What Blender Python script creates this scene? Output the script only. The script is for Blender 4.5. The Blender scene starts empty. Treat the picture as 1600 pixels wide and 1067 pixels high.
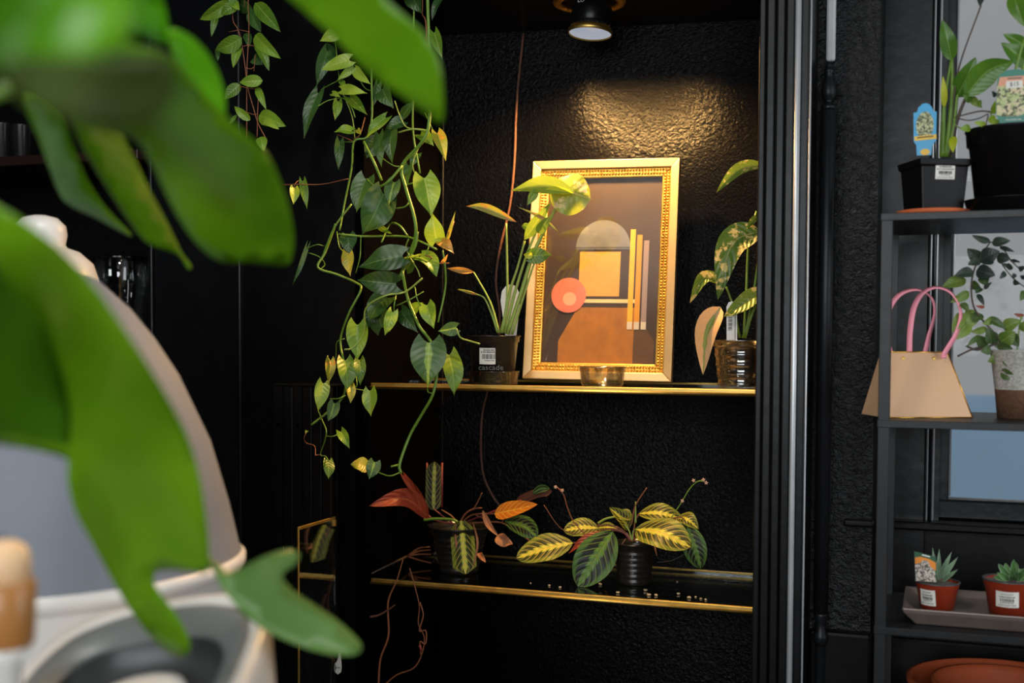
import bpy, bmesh, math, random
from mathutils import Vector, Matrix
from mathutils.geometry import delaunay_2d_cdt

random.seed(7)
SC = bpy.context.scene
COL = SC.collection

# ------------------------------------------------------------------ camera
F = 1900.0                      # focal length in pixels of a 1600 x 1067 frame
PX0, PY0 = 800.0, 609.0         # principal point
YAW, PITCH, ROLL = math.radians(19.5), math.radians(2.4), math.radians(0.25)
CAMZ = 1.5
cam_data = bpy.data.cameras.new('camera')
cam = bpy.data.objects.new('camera', cam_data)
COL.objects.link(cam)
cam_data.sensor_width = 36.0
cam_data.lens = 36.0 * F / 1600.0
cam_data.shift_y = (PY0 - 533.5) / 1600.0
cam_data.clip_start = 0.02
CM = (Matrix.Translation((0, 0, CAMZ)) @ Matrix.Rotation(YAW, 4, 'Z')
      @ Matrix.Rotation(math.radians(90) - PITCH, 4, 'X') @ Matrix.Rotation(ROLL, 4, 'Z'))
cam.matrix_world = CM
cam_data.dof.use_dof = True
cam_data.dof.focus_distance = 2.35
cam_data.dof.aperture_fstop = 2.8
SC.camera = cam
R3 = CM.to_3x3()
CO = Vector((0, 0, CAMZ))

# ------------------------------------------------------------------ light
SC.view_settings.view_transform = 'Standard'
SC.view_settings.look = 'None'
SC.view_settings.exposure = 0.0
SC.view_settings.gamma = 1.0
SC.view_settings.use_curve_mapping = False
world = bpy.data.worlds.new('overcast_sky')
SC.world = world
world.use_nodes = True
world.node_tree.nodes['Background'].inputs[0].default_value = (0.93, 0.97, 1.0, 1)
world.node_tree.nodes['Background'].inputs[1].default_value = 0.31


def area(name, loc, target, sx, sy, power, color):
    l = bpy.data.lights.new(name, 'AREA')
    l.shape = 'RECTANGLE'; l.size = sx; l.size_y = sy; l.energy = power; l.color = color
    o = bpy.data.objects.new(name, l); COL.objects.link(o)
    o.location = loc
    o.rotation_euler = (Vector(target) - Vector(loc)).to_track_quat('-Z', 'Y').to_euler()
    return o


area('shopfront_daylight', (-0.1, -1.9, 1.92), (-0.7, 2.0, 1.35), 2.6, 1.0, 74.0, (0.92, 0.97, 1.0))
area('side_window_daylight', (1.75, 1.35, 1.75), (-0.8, 1.7, 1.45), 1.1, 1.7, 22.0, (0.93, 0.97, 1.0))
area('ceiling_downlight', (-0.72, 0.88, 2.7), (-0.72, 0.88, 0.0), 0.22, 0.22, 13.0, (1.0, 0.97, 0.92))
sun_d = bpy.data.lights.new('yard_fill_sun', 'SUN'); sun_d.energy = 0.6; sun_d.angle = math.radians(20); sun_d.color = (1.0, 0.98, 0.95)  # added sun, brightens the blue yard wall under the overcast sky
sun = bpy.data.objects.new('yard_fill_sun', sun_d); COL.objects.link(sun)
sun.rotation_euler = Vector((0.15, 1.0, -0.8)).to_track_quat('-Z', 'Y').to_euler()

# ------------------------------------------------------------------ projection helpers (pixel -> place)


def ray(px, py):
    return R3 @ Vector(((px - PX0) / F, -(py - PY0) / F, -1.0))


def P(px, py, Y):
    r = ray(px, py)
    return CO + r * (Y / r.y)


def PD(px, py, d):
    return CO + ray(px, py) * d


def depth(p):
    return -(R3.transposed() @ (Vector(p) - CO)).z


def mpp(p):
    return depth(p) / F


def proj(p):
    c = R3.transposed() @ (Vector(p) - CO)
    return (PX0 + F * c.x / -c.z, PY0 - F * c.y / -c.z)


def AT(px, Y, z):
    """the point on plane Y at height z that shows in pixel column px"""
    py = 530.0
    for _ in range(4):
        p = P(px, py, Y)
        py += (p.z - z) / mpp(p)
    p = P(px, py, Y)
    return Vector((p.x, Y, z))


def PZ(px, py, z):
    r = ray(px, py)
    return CO + r * ((z - CAMZ) / r.z)


# ------------------------------------------------------------------ mesh helpers

def link(name, me, mat, parent=None, smooth=True):
    if mat is not None and not me.materials:
        me.materials.append(mat)
    if smooth:
        for p in me.polygons:
            p.use_smooth = True
    o = bpy.data.objects.new(name, me)
    COL.objects.link(o)
    if parent is not None:
        o.parent = parent
        o.matrix_parent_inverse = parent.matrix_world.inverted()
    return o


def mesh(name, v, f, mat, parent=None, smooth=True, uv=None):
    me = bpy.data.meshes.new(name)
    me.from_pydata([tuple(x) for x in v], [], f)
    if uv is not None:
        l = me.uv_layers.new(name='UVMap')
        for poly in me.polygons:
            for li in poly.loop_indices:
                l.data[li].uv = uv[me.loops[li].vertex_index]
    me.update()
    return link(name, me, mat, parent, smooth)


def empty(name, loc, label=None, cat=None, group=None, kind=None, rot=None):
    o = bpy.data.objects.new(name, None)
    COL.objects.link(o)
    o.empty_display_size = 0.05
    m = Matrix.Translation(loc)
    if rot is not None:
        m = m @ rot
    o.matrix_world = m
    o.location = loc
    if rot is not None:
        o.rotation_euler = rot.to_euler()
    bpy_tag(o, label, cat, group, kind)
    return o


def bpy_tag(o, label=None, cat=None, group=None, kind=None):
    if label: o['label'] = label
    if cat: o['category'] = cat
    if group: o['group'] = group
    if kind: o['kind'] = kind
    return o


tag = bpy_tag


class MB:
    def __init__(s):
        s.v, s.f = [], []

    def add(s, v, f):
        b = len(s.v)
        s.v += [Vector(x) for x in v]
        s.f += [tuple(i + b for i in q) for q in f]
        return s

    def box(s, x0, x1, y0, y1, z0, z1, M=None):
        v = [Vector((x, y, z)) for x in (x0, x1) for y in (y0, y1) for z in (z0, z1)]
        if M is not None: v = [M @ q for q in v]
        return s.add(v, [(0, 1, 3, 2), (4, 6, 7, 5), (0, 4, 5, 1), (2, 3, 7, 6), (0, 2, 6, 4), (1, 5, 7, 3)])

    def lathe(s, prof, seg=32, M=None, cap0=True, cap1=True):
        v, f = [], []
        n = len(prof)
        for r, z in prof:
            for k in range(seg):
                a = 2 * math.pi * k / seg
                v.append(Vector((r * math.cos(a), r * math.sin(a), z)))
        for i in range(n - 1):
            for k in range(seg):
                k2 = (k + 1) % seg
                f.append((i * seg + k, i * seg + k2, (i + 1) * seg + k2, (i + 1) * seg + k))
        if cap0: f.append(tuple(reversed(range(seg))))
        if cap1: f.append(tuple((n - 1) * seg + k for k in range(seg)))
        if M is not None: v = [M @ q for q in v]
        return s.add(v, f)

    def tube(s, pts, rad, seg=6, sub=5):
        pts = [Vector(p) for p in pts]
        if len(pts) > 2 and sub > 1:
            pts = catmull(pts, sub)
        n = len(pts)
        if not hasattr(rad, '__len__'): rad = (rad, rad)
        v, f = [], []
        up = None
        for i, p in enumerate(pts):
            t = (pts[min(i + 1, n - 1)] - pts[max(i - 1, 0)])
            if t.length < 1e-9: t = Vector((0, 0, 1))
            t.normalize()
            if up is None:
                up = t.orthogonal().normalized()
            else:
                up = (up - t * up.dot(t))
                up = up.normalized() if up.length > 1e-6 else t.orthogonal().normalized()
            w = t.cross(up)
            u = i / (n - 1) * (len(rad) - 1)
            k = min(int(u), len(rad) - 2)
            r = rad[k] + (rad[k + 1] - rad[k]) * (u - k)
            for j in range(seg):
                a = 2 * math.pi * j / seg
                v.append(p + up * (r * math.cos(a)) + w * (r * math.sin(a)))
        for i in range(n - 1):
            for j in range(seg):
                j2 = (j + 1) % seg
                f.append((i * seg + j, i * seg + j2, (i + 1) * seg + j2, (i + 1) * seg + j))
        f.append(tuple(reversed(range(seg))))
        f.append(tuple((n - 1) * seg + j for j in range(seg)))
        return s.add(v, f)

    def build(s, name, mat, parent=None, smooth=False, bevel=0.0):
        o = mesh(name, s.v, s.f, mat, parent, smooth)
        if bevel:
            m = o.modifiers.new('bevel', 'BEVEL'); m.width = bevel; m.segments = 2; m.limit_method = 'ANGLE'
        return o


def catmull(p, sub):
    out = []
    q = [p[0] * 2 - p[1]] + list(p) + [p[-1] * 2 - p[-2]]
    for i in range(1, len(q) - 2):
        a, b, c, d = q[i - 1], q[i], q[i + 1], q[i + 2]
        for k in range(sub):
            t = k / sub
            out.append(0.5 * ((2 * b) + (c - a) * t + (2 * a - 5 * b + 4 * c - d) * t * t
                              + (3 * b - a - 3 * c + d) * t ** 3))
    out.append(p[-1].copy())
    return out


def smooth_angle(o, ang=40):
    o.data.polygons.foreach_set('use_smooth', [True] * len(o.data.polygons))
    bm = bmesh.new(); bm.from_mesh(o.data)
    for e in bm.edges:
        if len(e.link_faces) == 2 and e.calc_face_angle(0) > math.radians(ang):
            e.smooth = False
    bm.to_mesh(o.data); bm.free()
    return o


# ------------------------------------------------------------------ materials

def lin(r, g, b):
    def c(x):
        x /= 255.0
        return x / 12.92 if x <= 0.04045 else ((x + 0.055) / 1.055) ** 2.4
    return (c(r), c(g), c(b), 1)


class NT:
    def __init__(s, name):
        s.m = bpy.data.materials.new(name)
        s.m.use_nodes = True
        s.t = s.m.node_tree
        s.b = s.t.nodes['Principled BSDF']
        s.out = s.t.nodes['Material Output']

    def n(s, kind, **kw):
        nd = s.t.nodes.new(kind)
        for k, v in kw.items():
            if k.startswith('i_'):
                key = k[2:]
                key = int(key) if key.isdigit() else key.replace('_', ' ')
                s.put(nd.inputs[key], v)
            else:
                setattr(nd, k, v)
        return nd

    def put(s, sock, v):
        if hasattr(v, 'is_output') and v.is_output:
            s.t.links.new(v, sock)
        else:
            sock.default_value = v

    def ma(s, op, a, b=0.0, c=0.0, clamp=False):
        nd = s.t.nodes.new('ShaderNodeMath')
        nd.operation = op; nd.use_clamp = clamp
        s.put(nd.inputs[0], a); s.put(nd.inputs[1], b); s.put(nd.inputs[2], c)
        return nd.outputs[0]

    def mix(s, fac, a, b):
        nd = s.t.nodes.new('ShaderNodeMix')
        nd.data_type = 'RGBA'
        s.put(nd.inputs[0], fac); s.put(nd.inputs[6], a); s.put(nd.inputs[7], b)
        return nd.outputs[2]

    def step(s, x, e0, e1):
        nd = s.t.nodes.new('ShaderNodeMapRange')
        nd.interpolation_type = 'SMOOTHSTEP'
        s.put(nd.inputs[0], x)
        nd.inputs[1].default_value = e0; nd.inputs[2].default_value = e1
        nd.inputs[3].default_value = 0; nd.inputs[4].default_value = 1
        return nd.outputs[0]

    def noise(s, scale, detail=3, rough=0.5, dist=0.0, vec=None):
        nd = s.n('ShaderNodeTexNoise')
        nd.inputs['Scale'].default_value = scale; nd.inputs['Detail'].default_value = detail
        nd.inputs['Roughness'].default_value = rough; nd.inputs['Distortion'].default_value = dist
        if vec is None:
            vec = s.coord('Object')
        s.put(nd.inputs['Vector'], vec)
        return nd.outputs[0]

    def coord(s, k):
        if not hasattr(s, 'tc'):
            s.tc = s.n('ShaderNodeTexCoord')
        return s.tc.outputs[k]

    def bump(s, h, strength, dist):
        nd = s.n('ShaderNodeBump')
        nd.inputs['Strength'].default_value = strength; nd.inputs['Distance'].default_value = dist
        s.put(nd.inputs['Height'], h)
        s.put(s.b.inputs['Normal'], nd.outputs[0])
        return nd

    def set(s, **kw):
        for k, v in kw.items():
            s.put(s.b.inputs[k.replace('_', ' ')], v)
        return s


def plain(name, col, rough=0.5, metal=0.0, var=0.12, vscale=30.0, bump=0.0, bscale=120.0, spec=0.5, coat=0.0):
    t = NT(name)
    c = tuple(col[:3]) + (1,)
    n = t.noise(vscale, 4)
    dark = tuple(x * (1 - var) for x in c[:3]) + (1,)
    lite = tuple(min(1, x * (1 + var)) for x in c[:3]) + (1,)
    t.set(Base_Color=t.mix(n, dark, lite), Metallic=metal, Specular_IOR_Level=spec)
    t.set(Roughness=t.ma('ADD', rough - 0.06, t.ma('MULTIPLY', n, 0.12)))
    if coat: t.set(Coat_Weight=coat)
    if bump:
        t.bump(t.noise(bscale, 4), bump, 0.002)
    return t.m


def glass_mat(name, tint=(1, 1, 1, 1), gloss=0.10, rough=0.02, edge=0.5):
    """thin clear glass or plastic: see-through with a real mirror sheen that grows at grazing angles"""
    t = NT(name)
    tr = t.n('ShaderNodeBsdfTransparent'); tr.inputs[0].default_value = tint
    gl = t.n('ShaderNodeBsdfGlossy'); gl.inputs[0].default_value = (1, 1, 1, 1); gl.inputs['Roughness'].default_value = rough
    lw = t.n('ShaderNodeLayerWeight'); lw.inputs[0].default_value = edge
    fac = t.ma('ADD', t.ma('MULTIPLY', lw.outputs[1], 0.35), t.ma('ADD', gloss * 0.3, t.ma('MULTIPLY', t.noise(60, 3), gloss)))
    mx = t.n('ShaderNodeMixShader')
    t.put(mx.inputs[0], fac); t.put(mx.inputs[1], tr.outputs[0]); t.put(mx.inputs[2], gl.outputs[0])
    t.t.links.new(mx.outputs[0], t.out.inputs[0])
    t.t.nodes.remove(t.b)
    return t.m


def finish_leaf(t, color, trans=0.3, rough=0.38, spec=0.5, tcol=None):
    t.set(Base_Color=color, Roughness=rough, Specular_IOR_Level=spec)
    tl = t.n('ShaderNodeBsdfTranslucent')
    t.put(tl.inputs[0], color if tcol is None else tcol)
    mx = t.n('ShaderNodeMixShader'); mx.inputs[0].default_value = trans
    t.t.links.new(t.b.outputs[0], mx.inputs[1]); t.t.links.new(tl.outputs[0], mx.inputs[2])
    t.t.links.new(mx.outputs[0], t.out.inputs[0])
    return t.m


def leaf_uv(t):
    sp = t.n('ShaderNodeSeparateXYZ'); t.put(sp.inputs[0], t.coord('UV'))
    u, v = sp.outputs[0], sp.outputs[1]
    s = t.ma('ABSOLUTE', t.ma('MULTIPLY', t.ma('SUBTRACT', u, 0.5), 2.0))
    return u, v, s


def oi_rand(t):
    return t.n('ShaderNodeObjectInfo').outputs['Random']


def leaf_mat(name, c1, c2, vein, trans=0.3, rough=0.38, nveins=7.0, veinw=0.14, mid=None, midw=0.3, edge=None, spots=None, bump=0.2):
    """c1/c2 mottled ground, vein colour on midrib and laterals; mid = colour of a pale centre band; edge = brown edge; spots = blotches"""
    t = NT(name)
    u, v, s = leaf_uv(t)
    n = t.noise(28.0, 4)
    col = t.mix(t.step(t.ma('ADD', t.ma('MULTIPLY', n, 0.7), t.ma('MULTIPLY', oi_rand(t), 0.45)), 0.2, 0.9), c1, c2)
    if mid is not None:
        w = t.ma('ADD', s, t.ma('MULTIPLY', t.ma('SUBTRACT', t.noise(40.0, 3), 0.5), 0.7))
        col = t.mix(t.ma('SUBTRACT', 1.0, t.step(w, midw * 0.7, midw * 1.3)), col, mid)
    if spots is not None:
        col = t.mix(t.step(t.noise(spots[1], 5, 0.65), spots[2], spots[2] + 0.09), col, spots[0])
    ph = t.ma('FRACT', t.ma('SUBTRACT', t.ma('MULTIPLY', v, nveins), t.ma('MULTIPLY', t.ma('POWER', s, 1.3), 1.7)))
    tri = t.ma('ABSOLUTE', t.ma('SUBTRACT', ph, 0.5))
    lat = t.ma('MULTIPLY', t.ma('SUBTRACT', 1.0, t.step(tri, 0.02, 0.08)), veinw)
    mrib = t.ma('SUBTRACT', 1.0, t.step(s, 0.02, 0.06))
    vf = t.ma('MAXIMUM', lat, t.ma('MULTIPLY', mrib, 0.75))
    col = t.mix(vf, col, vein)
    if edge is not None:
        e = t.step(t.ma('ADD', s, t.ma('MULTIPLY', t.noise(60.0, 3), 0.3)), 0.95, 1.12)
        col = t.mix(e, col, edge)
    t.bump(t.ma('ADD', t.ma('MULTIPLY', vf, -0.6), t.ma('MULTIPLY', t.ma('MULTIPLY', tri, 2.0), 0.8)), bump, 0.002)
    return finish_leaf(t, col, trans, rough)


def maranta_mat(name, ground, rim, band, dark, vein, trans=0.3):
    t = NT(name)
    u, v, s = leaf_uv(t)
    wob = t.ma('MULTIPLY', t.ma('SUBTRACT', t.noise(55.0, 3), 0.5), 0.16)
    ph = t.ma('FRACT', t.ma('SUBTRACT', t.ma('MULTIPLY', v, 8.0), t.ma('MULTIPLY', t.ma('POWER', s, 1.25), 2.4)))
    tri = t.ma('ABSOLUTE', t.ma('SUBTRACT', ph, 0.5))         # 0 on a vein, .5 between
    col = t.mix(t.step(t.noise(30.0, 3), 0.3, 0.7), ground, rim)
    blot = t.ma('MULTIPLY', t.step(tri, 0.07, 0.12), t.ma('MULTIPLY', t.step(t.ma('ADD', s, wob), 0.18, 0.26),
                t.ma('SUBTRACT', 1.0, t.step(t.ma('ADD', s, wob), 0.6, 0.78))))
    col = t.mix(blot, col, dark)
    bw = t.ma('ADD', 0.10, t.ma('MULTIPLY', ph, 0.17))
    bf = t.ma('SUBTRACT', 1.0, t.step(t.ma('SUBTRACT', t.ma('ADD', s, wob), bw), -0.02, 0.03))
    col = t.mix(bf, col, band)
    lat = t.ma('SUBTRACT', 1.0, t.step(tri, 0.03, 0.07))
    mrib = t.ma('SUBTRACT', 1.0, t.step(s, 0.015, 0.045))
    vf = t.ma('MAXIMUM', lat, mrib)
    col = t.mix(vf, col, vein)
    t.bump(t.ma('SUBTRACT', t.ma('MULTIPLY', tri, 1.2), vf), 0.5, 0.002)
    return finish_leaf(t, col, trans, 0.45)


M = {}
M['black_paint'] = plain('black_gloss_paint', lin(9, 9, 10), 0.32, spec=0.22, var=0.3, vscale=14, bump=0.12, bscale=60)
M['black_wood'] = plain('black_painted_wood', lin(13, 14, 16), 0.34, spec=0.24, var=0.3, vscale=18, bump=0.25, bscale=45)
M['matte_black'] = plain('matte_black_side', lin(5, 5, 6), 0.8, spec=0.0, var=0.3, vscale=18)
M['brown_wood'] = plain('dark_brown_wood', lin(38, 17, 12), 0.4, var=0.4, vscale=12, bump=0.2, bscale=40)


def stucco(name, col, s1, s2, strength, rough, spec):
    t = NT(name)
    a = t.noise(s1, 5, 0.6, 0.6)
    b = t.noise(s2, 3, 0.55)
    vo = t.n('ShaderNodeTexVoronoi'); vo.inputs['Scale'].default_value = s1 * 1.3
    t.put(vo.inputs['Vector'], t.coord('Object'))
    h = t.ma('ADD', t.ma('ADD', a, t.ma('MULTIPLY', b, 0.45)), t.ma('MULTIPLY', vo.outputs[0], -0.25))
    t.set(Base_Color=t.mix(b, tuple(x * 0.7 for x in col[:3]) + (1,), tuple(x * 1.3 for x in col[:3]) + (1,)), Roughness=rough, Specular_IOR_Level=spec)
    t.bump(h, strength, 0.02)
    return t.m


M['stucco'] = stucco('black_stippled_gloss_wall', lin(5, 5, 7), 115.0, 280.0, 0.26, 0.20, 0.08)
M['stucco2'] = stucco('black_rough_plaster', lin(9, 10, 12), 75.0, 230.0, 0.30, 0.28, 0.22)
M['brass'] = plain('brass', (0.70, 0.46, 0.12), 0.42, 1.0, var=0.2, vscale=40)
M['gold'] = plain('gold_leaf', (0.72, 0.40, 0.07), 0.30, 1.0, var=0.25, vscale=60)
M['champagne'] = plain('champagne_gold', (0.47, 0.34, 0.17), 0.42, 0.75, var=0.08, vscale=20)
M['edge_glint'] = plain('painted_edge_glint', lin(205, 208, 212), 0.38, 0.5, var=0.2, vscale=8)  # pale tone painting highlight lines onto black beads and mouldings
M['gloss_black'] = plain('black_gloss_bead', lin(20, 20, 22), 0.14, var=0.2, vscale=30)
M['metal'] = plain('black_powder_coat', lin(24, 25, 27), 0.40, 0.0, spec=0.28, var=0.2, vscale=50, bump=0.1, bscale=300)
M['glass'] = glass_mat('shelf_glass', (0.93, 0.96, 0.94, 1), 0.10, 0.03)
M['pane'] = glass_mat('window_glass', (0.95, 0.95, 0.95, 1), 0.004, 0.02)
M['frontglass'] = glass_mat('picture_glass', (1, 1, 1, 1), 0.03, 0.01)
M['clear'] = glass_mat('clear_plastic', (0.86, 0.84, 0.80, 1), 0.22, 0.10)
M['crystal'] = glass_mat('crystal_glass', (0.80, 0.81, 0.81, 1), 0.10, 0.04)
M['pot_black'] = plain('black_plastic', lin(15, 15, 17), 0.30, spec=0.2, var=0.15, vscale=30)
M['pot_dark'] = plain('smoky_plastic', lin(30, 29, 28), 0.25, var=0.25, vscale=40)
M['pot_red'] = plain('red_brown_plastic', lin(150, 50, 24), 0.42, var=0.12)
M['terracotta'] = plain('terracotta', lin(196, 96, 48), 0.75, var=0.15, vscale=30, bump=0.15, bscale=90)
M['terracotta_shaded'] = plain('shaded_terracotta', lin(168, 74, 34), 0.7, var=0.2, vscale=30, bump=0.15, bscale=90)  # darker terracotta: shade under the shelf put into the colour
M['soil'] = plain('potting_soil', lin(38, 27, 20), 0.9, var=0.6, vscale=160, bump=0.8, bscale=200)
M['root_ball'] = plain('brown_root_ball', lin(96, 66, 46), 0.85, var=0.5, vscale=120, bump=0.6, bscale=160)
M['white_tag'] = plain('white_plastic', lin(214, 212, 206), 0.45, var=0.04)
M['paper'] = plain('white_paper', lin(222, 220, 212), 0.6, var=0.03)
M['ink'] = plain('black_ink', lin(28, 28, 28), 0.6, var=0.1)
M['grey_ink'] = plain('grey_ink', lin(88, 88, 86), 0.6, var=0.1)
M['white_ink'] = plain('white_ink', lin(225, 228, 228), 0.6, var=0.05)
M['ceramic'] = plain('white_ceramic', lin(222, 218, 212), 0.35, var=0.04, vscale=6)
M['ceramic_grey'] = plain('grey_glaze', lin(112, 116, 114), 0.4, var=0.08, vscale=6)
M['ceramic_dark'] = plain('dark_grey_glaze', lin(58, 60, 60), 0.4, var=0.1, vscale=6)
M['cool_white'] = plain('cool_white_glaze', lin(116, 121, 131), 0.7, var=0.10, vscale=9)
M['amber'] = plain('amber_wax_glass', lin(176, 118, 62), 0.35, var=0.15)
M['wax'] = plain('peach_wax', lin(240, 196, 150), 0.5, var=0.06)
M['kraft'] = plain('beige_card', lin(214, 172, 134), 0.38, 0.15, var=0.05, vscale=8)
M['pink'] = plain('pink_leather', lin(246, 152, 170), 0.5, var=0.06, bump=0.1, bscale=300)
M['tray'] = plain('galvanised_tray', lin(122, 108, 100), 0.42, 0.45, var=0.25, vscale=25)
M['stem'] = plain('green_stem', lin(98, 132, 42), 0.45, var=0.2, vscale=50)
M['stem_pale'] = plain('pale_green_stem', lin(140, 160, 70), 0.45, var=0.2, vscale=50)
M['stem_brown'] = plain('brown_stem', lin(132, 78, 48), 0.6, var=0.25, vscale=70)
M['stem_dark'] = plain('dark_stem', lin(72, 58, 50), 0.6, var=0.25, vscale=70)
M['cord'] = plain('red_brown_cord', lin(98, 62, 48), 0.55, var=0.15, vscale=40)
M['stem_red'] = plain('red_stem', lin(122, 46, 44), 0.5, var=0.2, vscale=50)
M['dry'] = plain('dried_leaf', lin(150, 96, 62), 0.7, var=0.35, vscale=60)
M['crumb'] = plain('perlite_crumb', lin(190, 170, 140), 0.8, var=0.3, vscale=200)
M['pink_flower'] = plain('pale_pink_petal', lin(222, 176, 150), 0.6, var=0.15, vscale=90)
M['wall_glint'] = plain('painted_wall_glint', lin(190, 192, 192), 0.7, var=0.15, vscale=30, bump=0.4, bscale=80)  # pale grey of the glint painted on the right wall
M['blue_wall'] = plain('blue_painted_render', lin(172, 208, 240), 0.8, var=0.06, vscale=2)
M['pavement'] = plain('grey_pavement', lin(150, 150, 148), 0.9, var=0.1, vscale=3)
M['floor'] = plain('dark_floorboards', lin(46, 36, 30), 0.5, var=0.3, vscale=5)

# leaves
M['lf'] = leaf_mat('heart_leaf_green', lin(70, 108, 26), lin(124, 160, 44), lin(160, 188, 84))
M['lf_l'] = leaf_mat('heart_leaf_light', lin(112, 150, 40), lin(160, 188, 62), lin(190, 206, 104))
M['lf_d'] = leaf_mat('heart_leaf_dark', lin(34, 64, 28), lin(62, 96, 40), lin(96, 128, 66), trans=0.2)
M['lf_v'] = leaf_mat('heart_leaf_variegated', lin(56, 92, 46), lin(84, 116, 60), lin(170, 190, 90), mid=lin(128, 164, 58), midw=0.17)
M['lf_y'] = leaf_mat('heart_leaf_yellowing', lin(128, 146, 44), lin(190, 176, 56), lin(214, 190, 90), spots=(lin(196, 140, 54), 45.0, 0.55))
M['lf_o'] = leaf_mat('orange_leaf', lin(180, 128, 52), lin(206, 154, 70), lin(216, 180, 100))
M['syn'] = leaf_mat('marbled_leaf', lin(104, 138, 40), lin(158, 174, 66), lin(206, 204, 128), spots=(lin(226, 216, 176), 38.0, 0.55), veinw=0.25)
M['syn_g'] = leaf_mat('arrow_leaf_green', lin(104, 142, 44), lin(150, 172, 62), lin(190, 196, 96), veinw=0.2)
M['syn_b'] = leaf_mat('arrow_leaf_browning', lin(128, 138, 52), lin(150, 150, 60), lin(180, 180, 90), spots=(lin(170, 112, 62), 30.0, 0.5))
M['potho'] = leaf_mat('cream_marbled_leaf', lin(66, 104, 36), lin(122, 148, 54), lin(190, 190, 110), spots=(lin(226, 206, 130), 55.0, 0.52), nveins=9.0, bump=0.8)
M['potho_c'] = leaf_mat('cream_pink_leaf', lin(216, 178, 136), lin(196, 170, 110), lin(150, 160, 80), mid=lin(132, 150, 58), midw=0.16)
M['mar'] = maranta_mat('prayer_leaf_bright', lin(112, 128, 40), lin(138, 150, 50), lin(222, 220, 70), lin(54, 64, 24), lin(246, 206, 96))
M['mar_d'] = maranta_mat('prayer_leaf_dark', lin(58, 98, 34), lin(78, 118, 40), lin(92, 138, 44), lin(12, 20, 12), lin(112, 136, 70), 0.2)
M['mar_s'] = maranta_mat('prayer_leaf_strip', lin(74, 84, 40), lin(92, 98, 48), lin(176, 190, 80), lin(30, 34, 22), lin(172, 150, 84))
M['mar_r'] = leaf_mat('prayer_leaf_red_underside', lin(150, 52, 36), lin(188, 82, 48), lin(206, 120, 70), veinw=0.3, bump=0.6)
M['mar_o'] = leaf_mat('prayer_leaf_orange_underside', lin(196, 108, 36), lin(214, 150, 48), lin(236, 206, 80), veinw=0.8)
M['mar_p'] = leaf_mat('prayer_leaf_purple_roll', lin(84, 46, 40), lin(104, 62, 46), lin(136, 86, 60))
M['hoya'] = leaf_mat('waxy_leaf', lin(48, 72, 42), lin(86, 112, 54), lin(120, 140, 84), trans=0.25, veinw=0.1)
M['hoya_l'] = leaf_mat('waxy_leaf_light', lin(92, 124, 48), lin(132, 156, 70), lin(160, 178, 100), veinw=0.1)
M['hoya_d'] = leaf_mat('waxy_leaf_grey', lin(52, 64, 60), lin(74, 90, 76), lin(96, 110, 96), veinw=0.1)
M['hoya_r'] = leaf_mat('waxy_leaf_red', lin(150, 70, 54), lin(170, 90, 66), lin(180, 110, 80), veinw=0.1)
M['spath'] = leaf_mat('glossy_blade', lin(66, 112, 36), lin(104, 150, 46), lin(156, 184, 96), trans=0.4, nveins=10, veinw=0.05, rough=0.3, bump=0.08)
M['spath_y'] = leaf_mat('young_yellow_blade', lin(190, 206, 40), lin(216, 220, 60), lin(220, 226, 120), trans=0.45, veinw=0.1)
M['succ'] = leaf_mat('succulent_grey_green', lin(92, 124, 96), lin(128, 156, 122), lin(150, 176, 142), trans=0.05, veinw=0.0, edge=lin(196, 210, 190), bump=0.1)
M['succ_g'] = leaf_mat('succulent_green', lin(64, 110, 56), lin(96, 140, 76), lin(110, 156, 90), trans=0.05, veinw=0.0, edge=lin(190, 210, 180), bump=0.1)


def fg_mat(name, a, b, trans=0.35, rough=0.28):
    t = NT(name)
    col = t.mix(t.step(t.noise(9.0, 2), 0.3, 0.7), a, b)
    return finish_leaf(t, col, trans, rough)


M['fg'] = fg_mat('big_leaf_green', lin(112, 166, 20), lin(134, 184, 30))
M['fg_b'] = fg_mat('big_leaf_bright', lin(110, 180, 30), lin(136, 200, 44), 0.45)
M['fg_d'] = fg_mat('big_leaf_deep', lin(74, 132, 18), lin(92, 150, 24))
M['fg_o'] = fg_mat('big_leaf_olive_underside', lin(76, 96, 34), lin(90, 110, 44), 0.25, 0.5)
M['fg_p'] = fg_mat('big_leaf_pale', lin(122, 166, 86), lin(138, 180, 98), 0.3)


# ------------------------------------------------------------------ leaves

def shape_w(kind, t):
    if kind == 'heart':
        k = [0.55, 0.83, 0.96, 1.0, 0.97, 0.88, 0.74, 0.56, 0.35, 0.14, 0.0]
        i = min(9, int(t * 10)); return k[i] + (k[i + 1] - k[i]) * (t * 10 - i)
    if kind == 'ovate':
        return (math.sin(math.pi * min(1, t ** 0.72)) ** 0.85)
    if kind == 'ellip':
        return max(0.0, math.sin(math.pi * t)) ** 0.62
    if kind == 'round':
        return max(0.0, math.sin(math.pi * t)) ** 0.5
    if kind == 'lance':
        return max(0.0, math.sin(math.pi * t ** 0.8)) ** 1.1
    if kind == 'strip':
        return min(1, 6 * t + 0.35) * min(1, (1 - t) * 7 + 0.1)
    return math.sin(math.pi * t)


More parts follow.
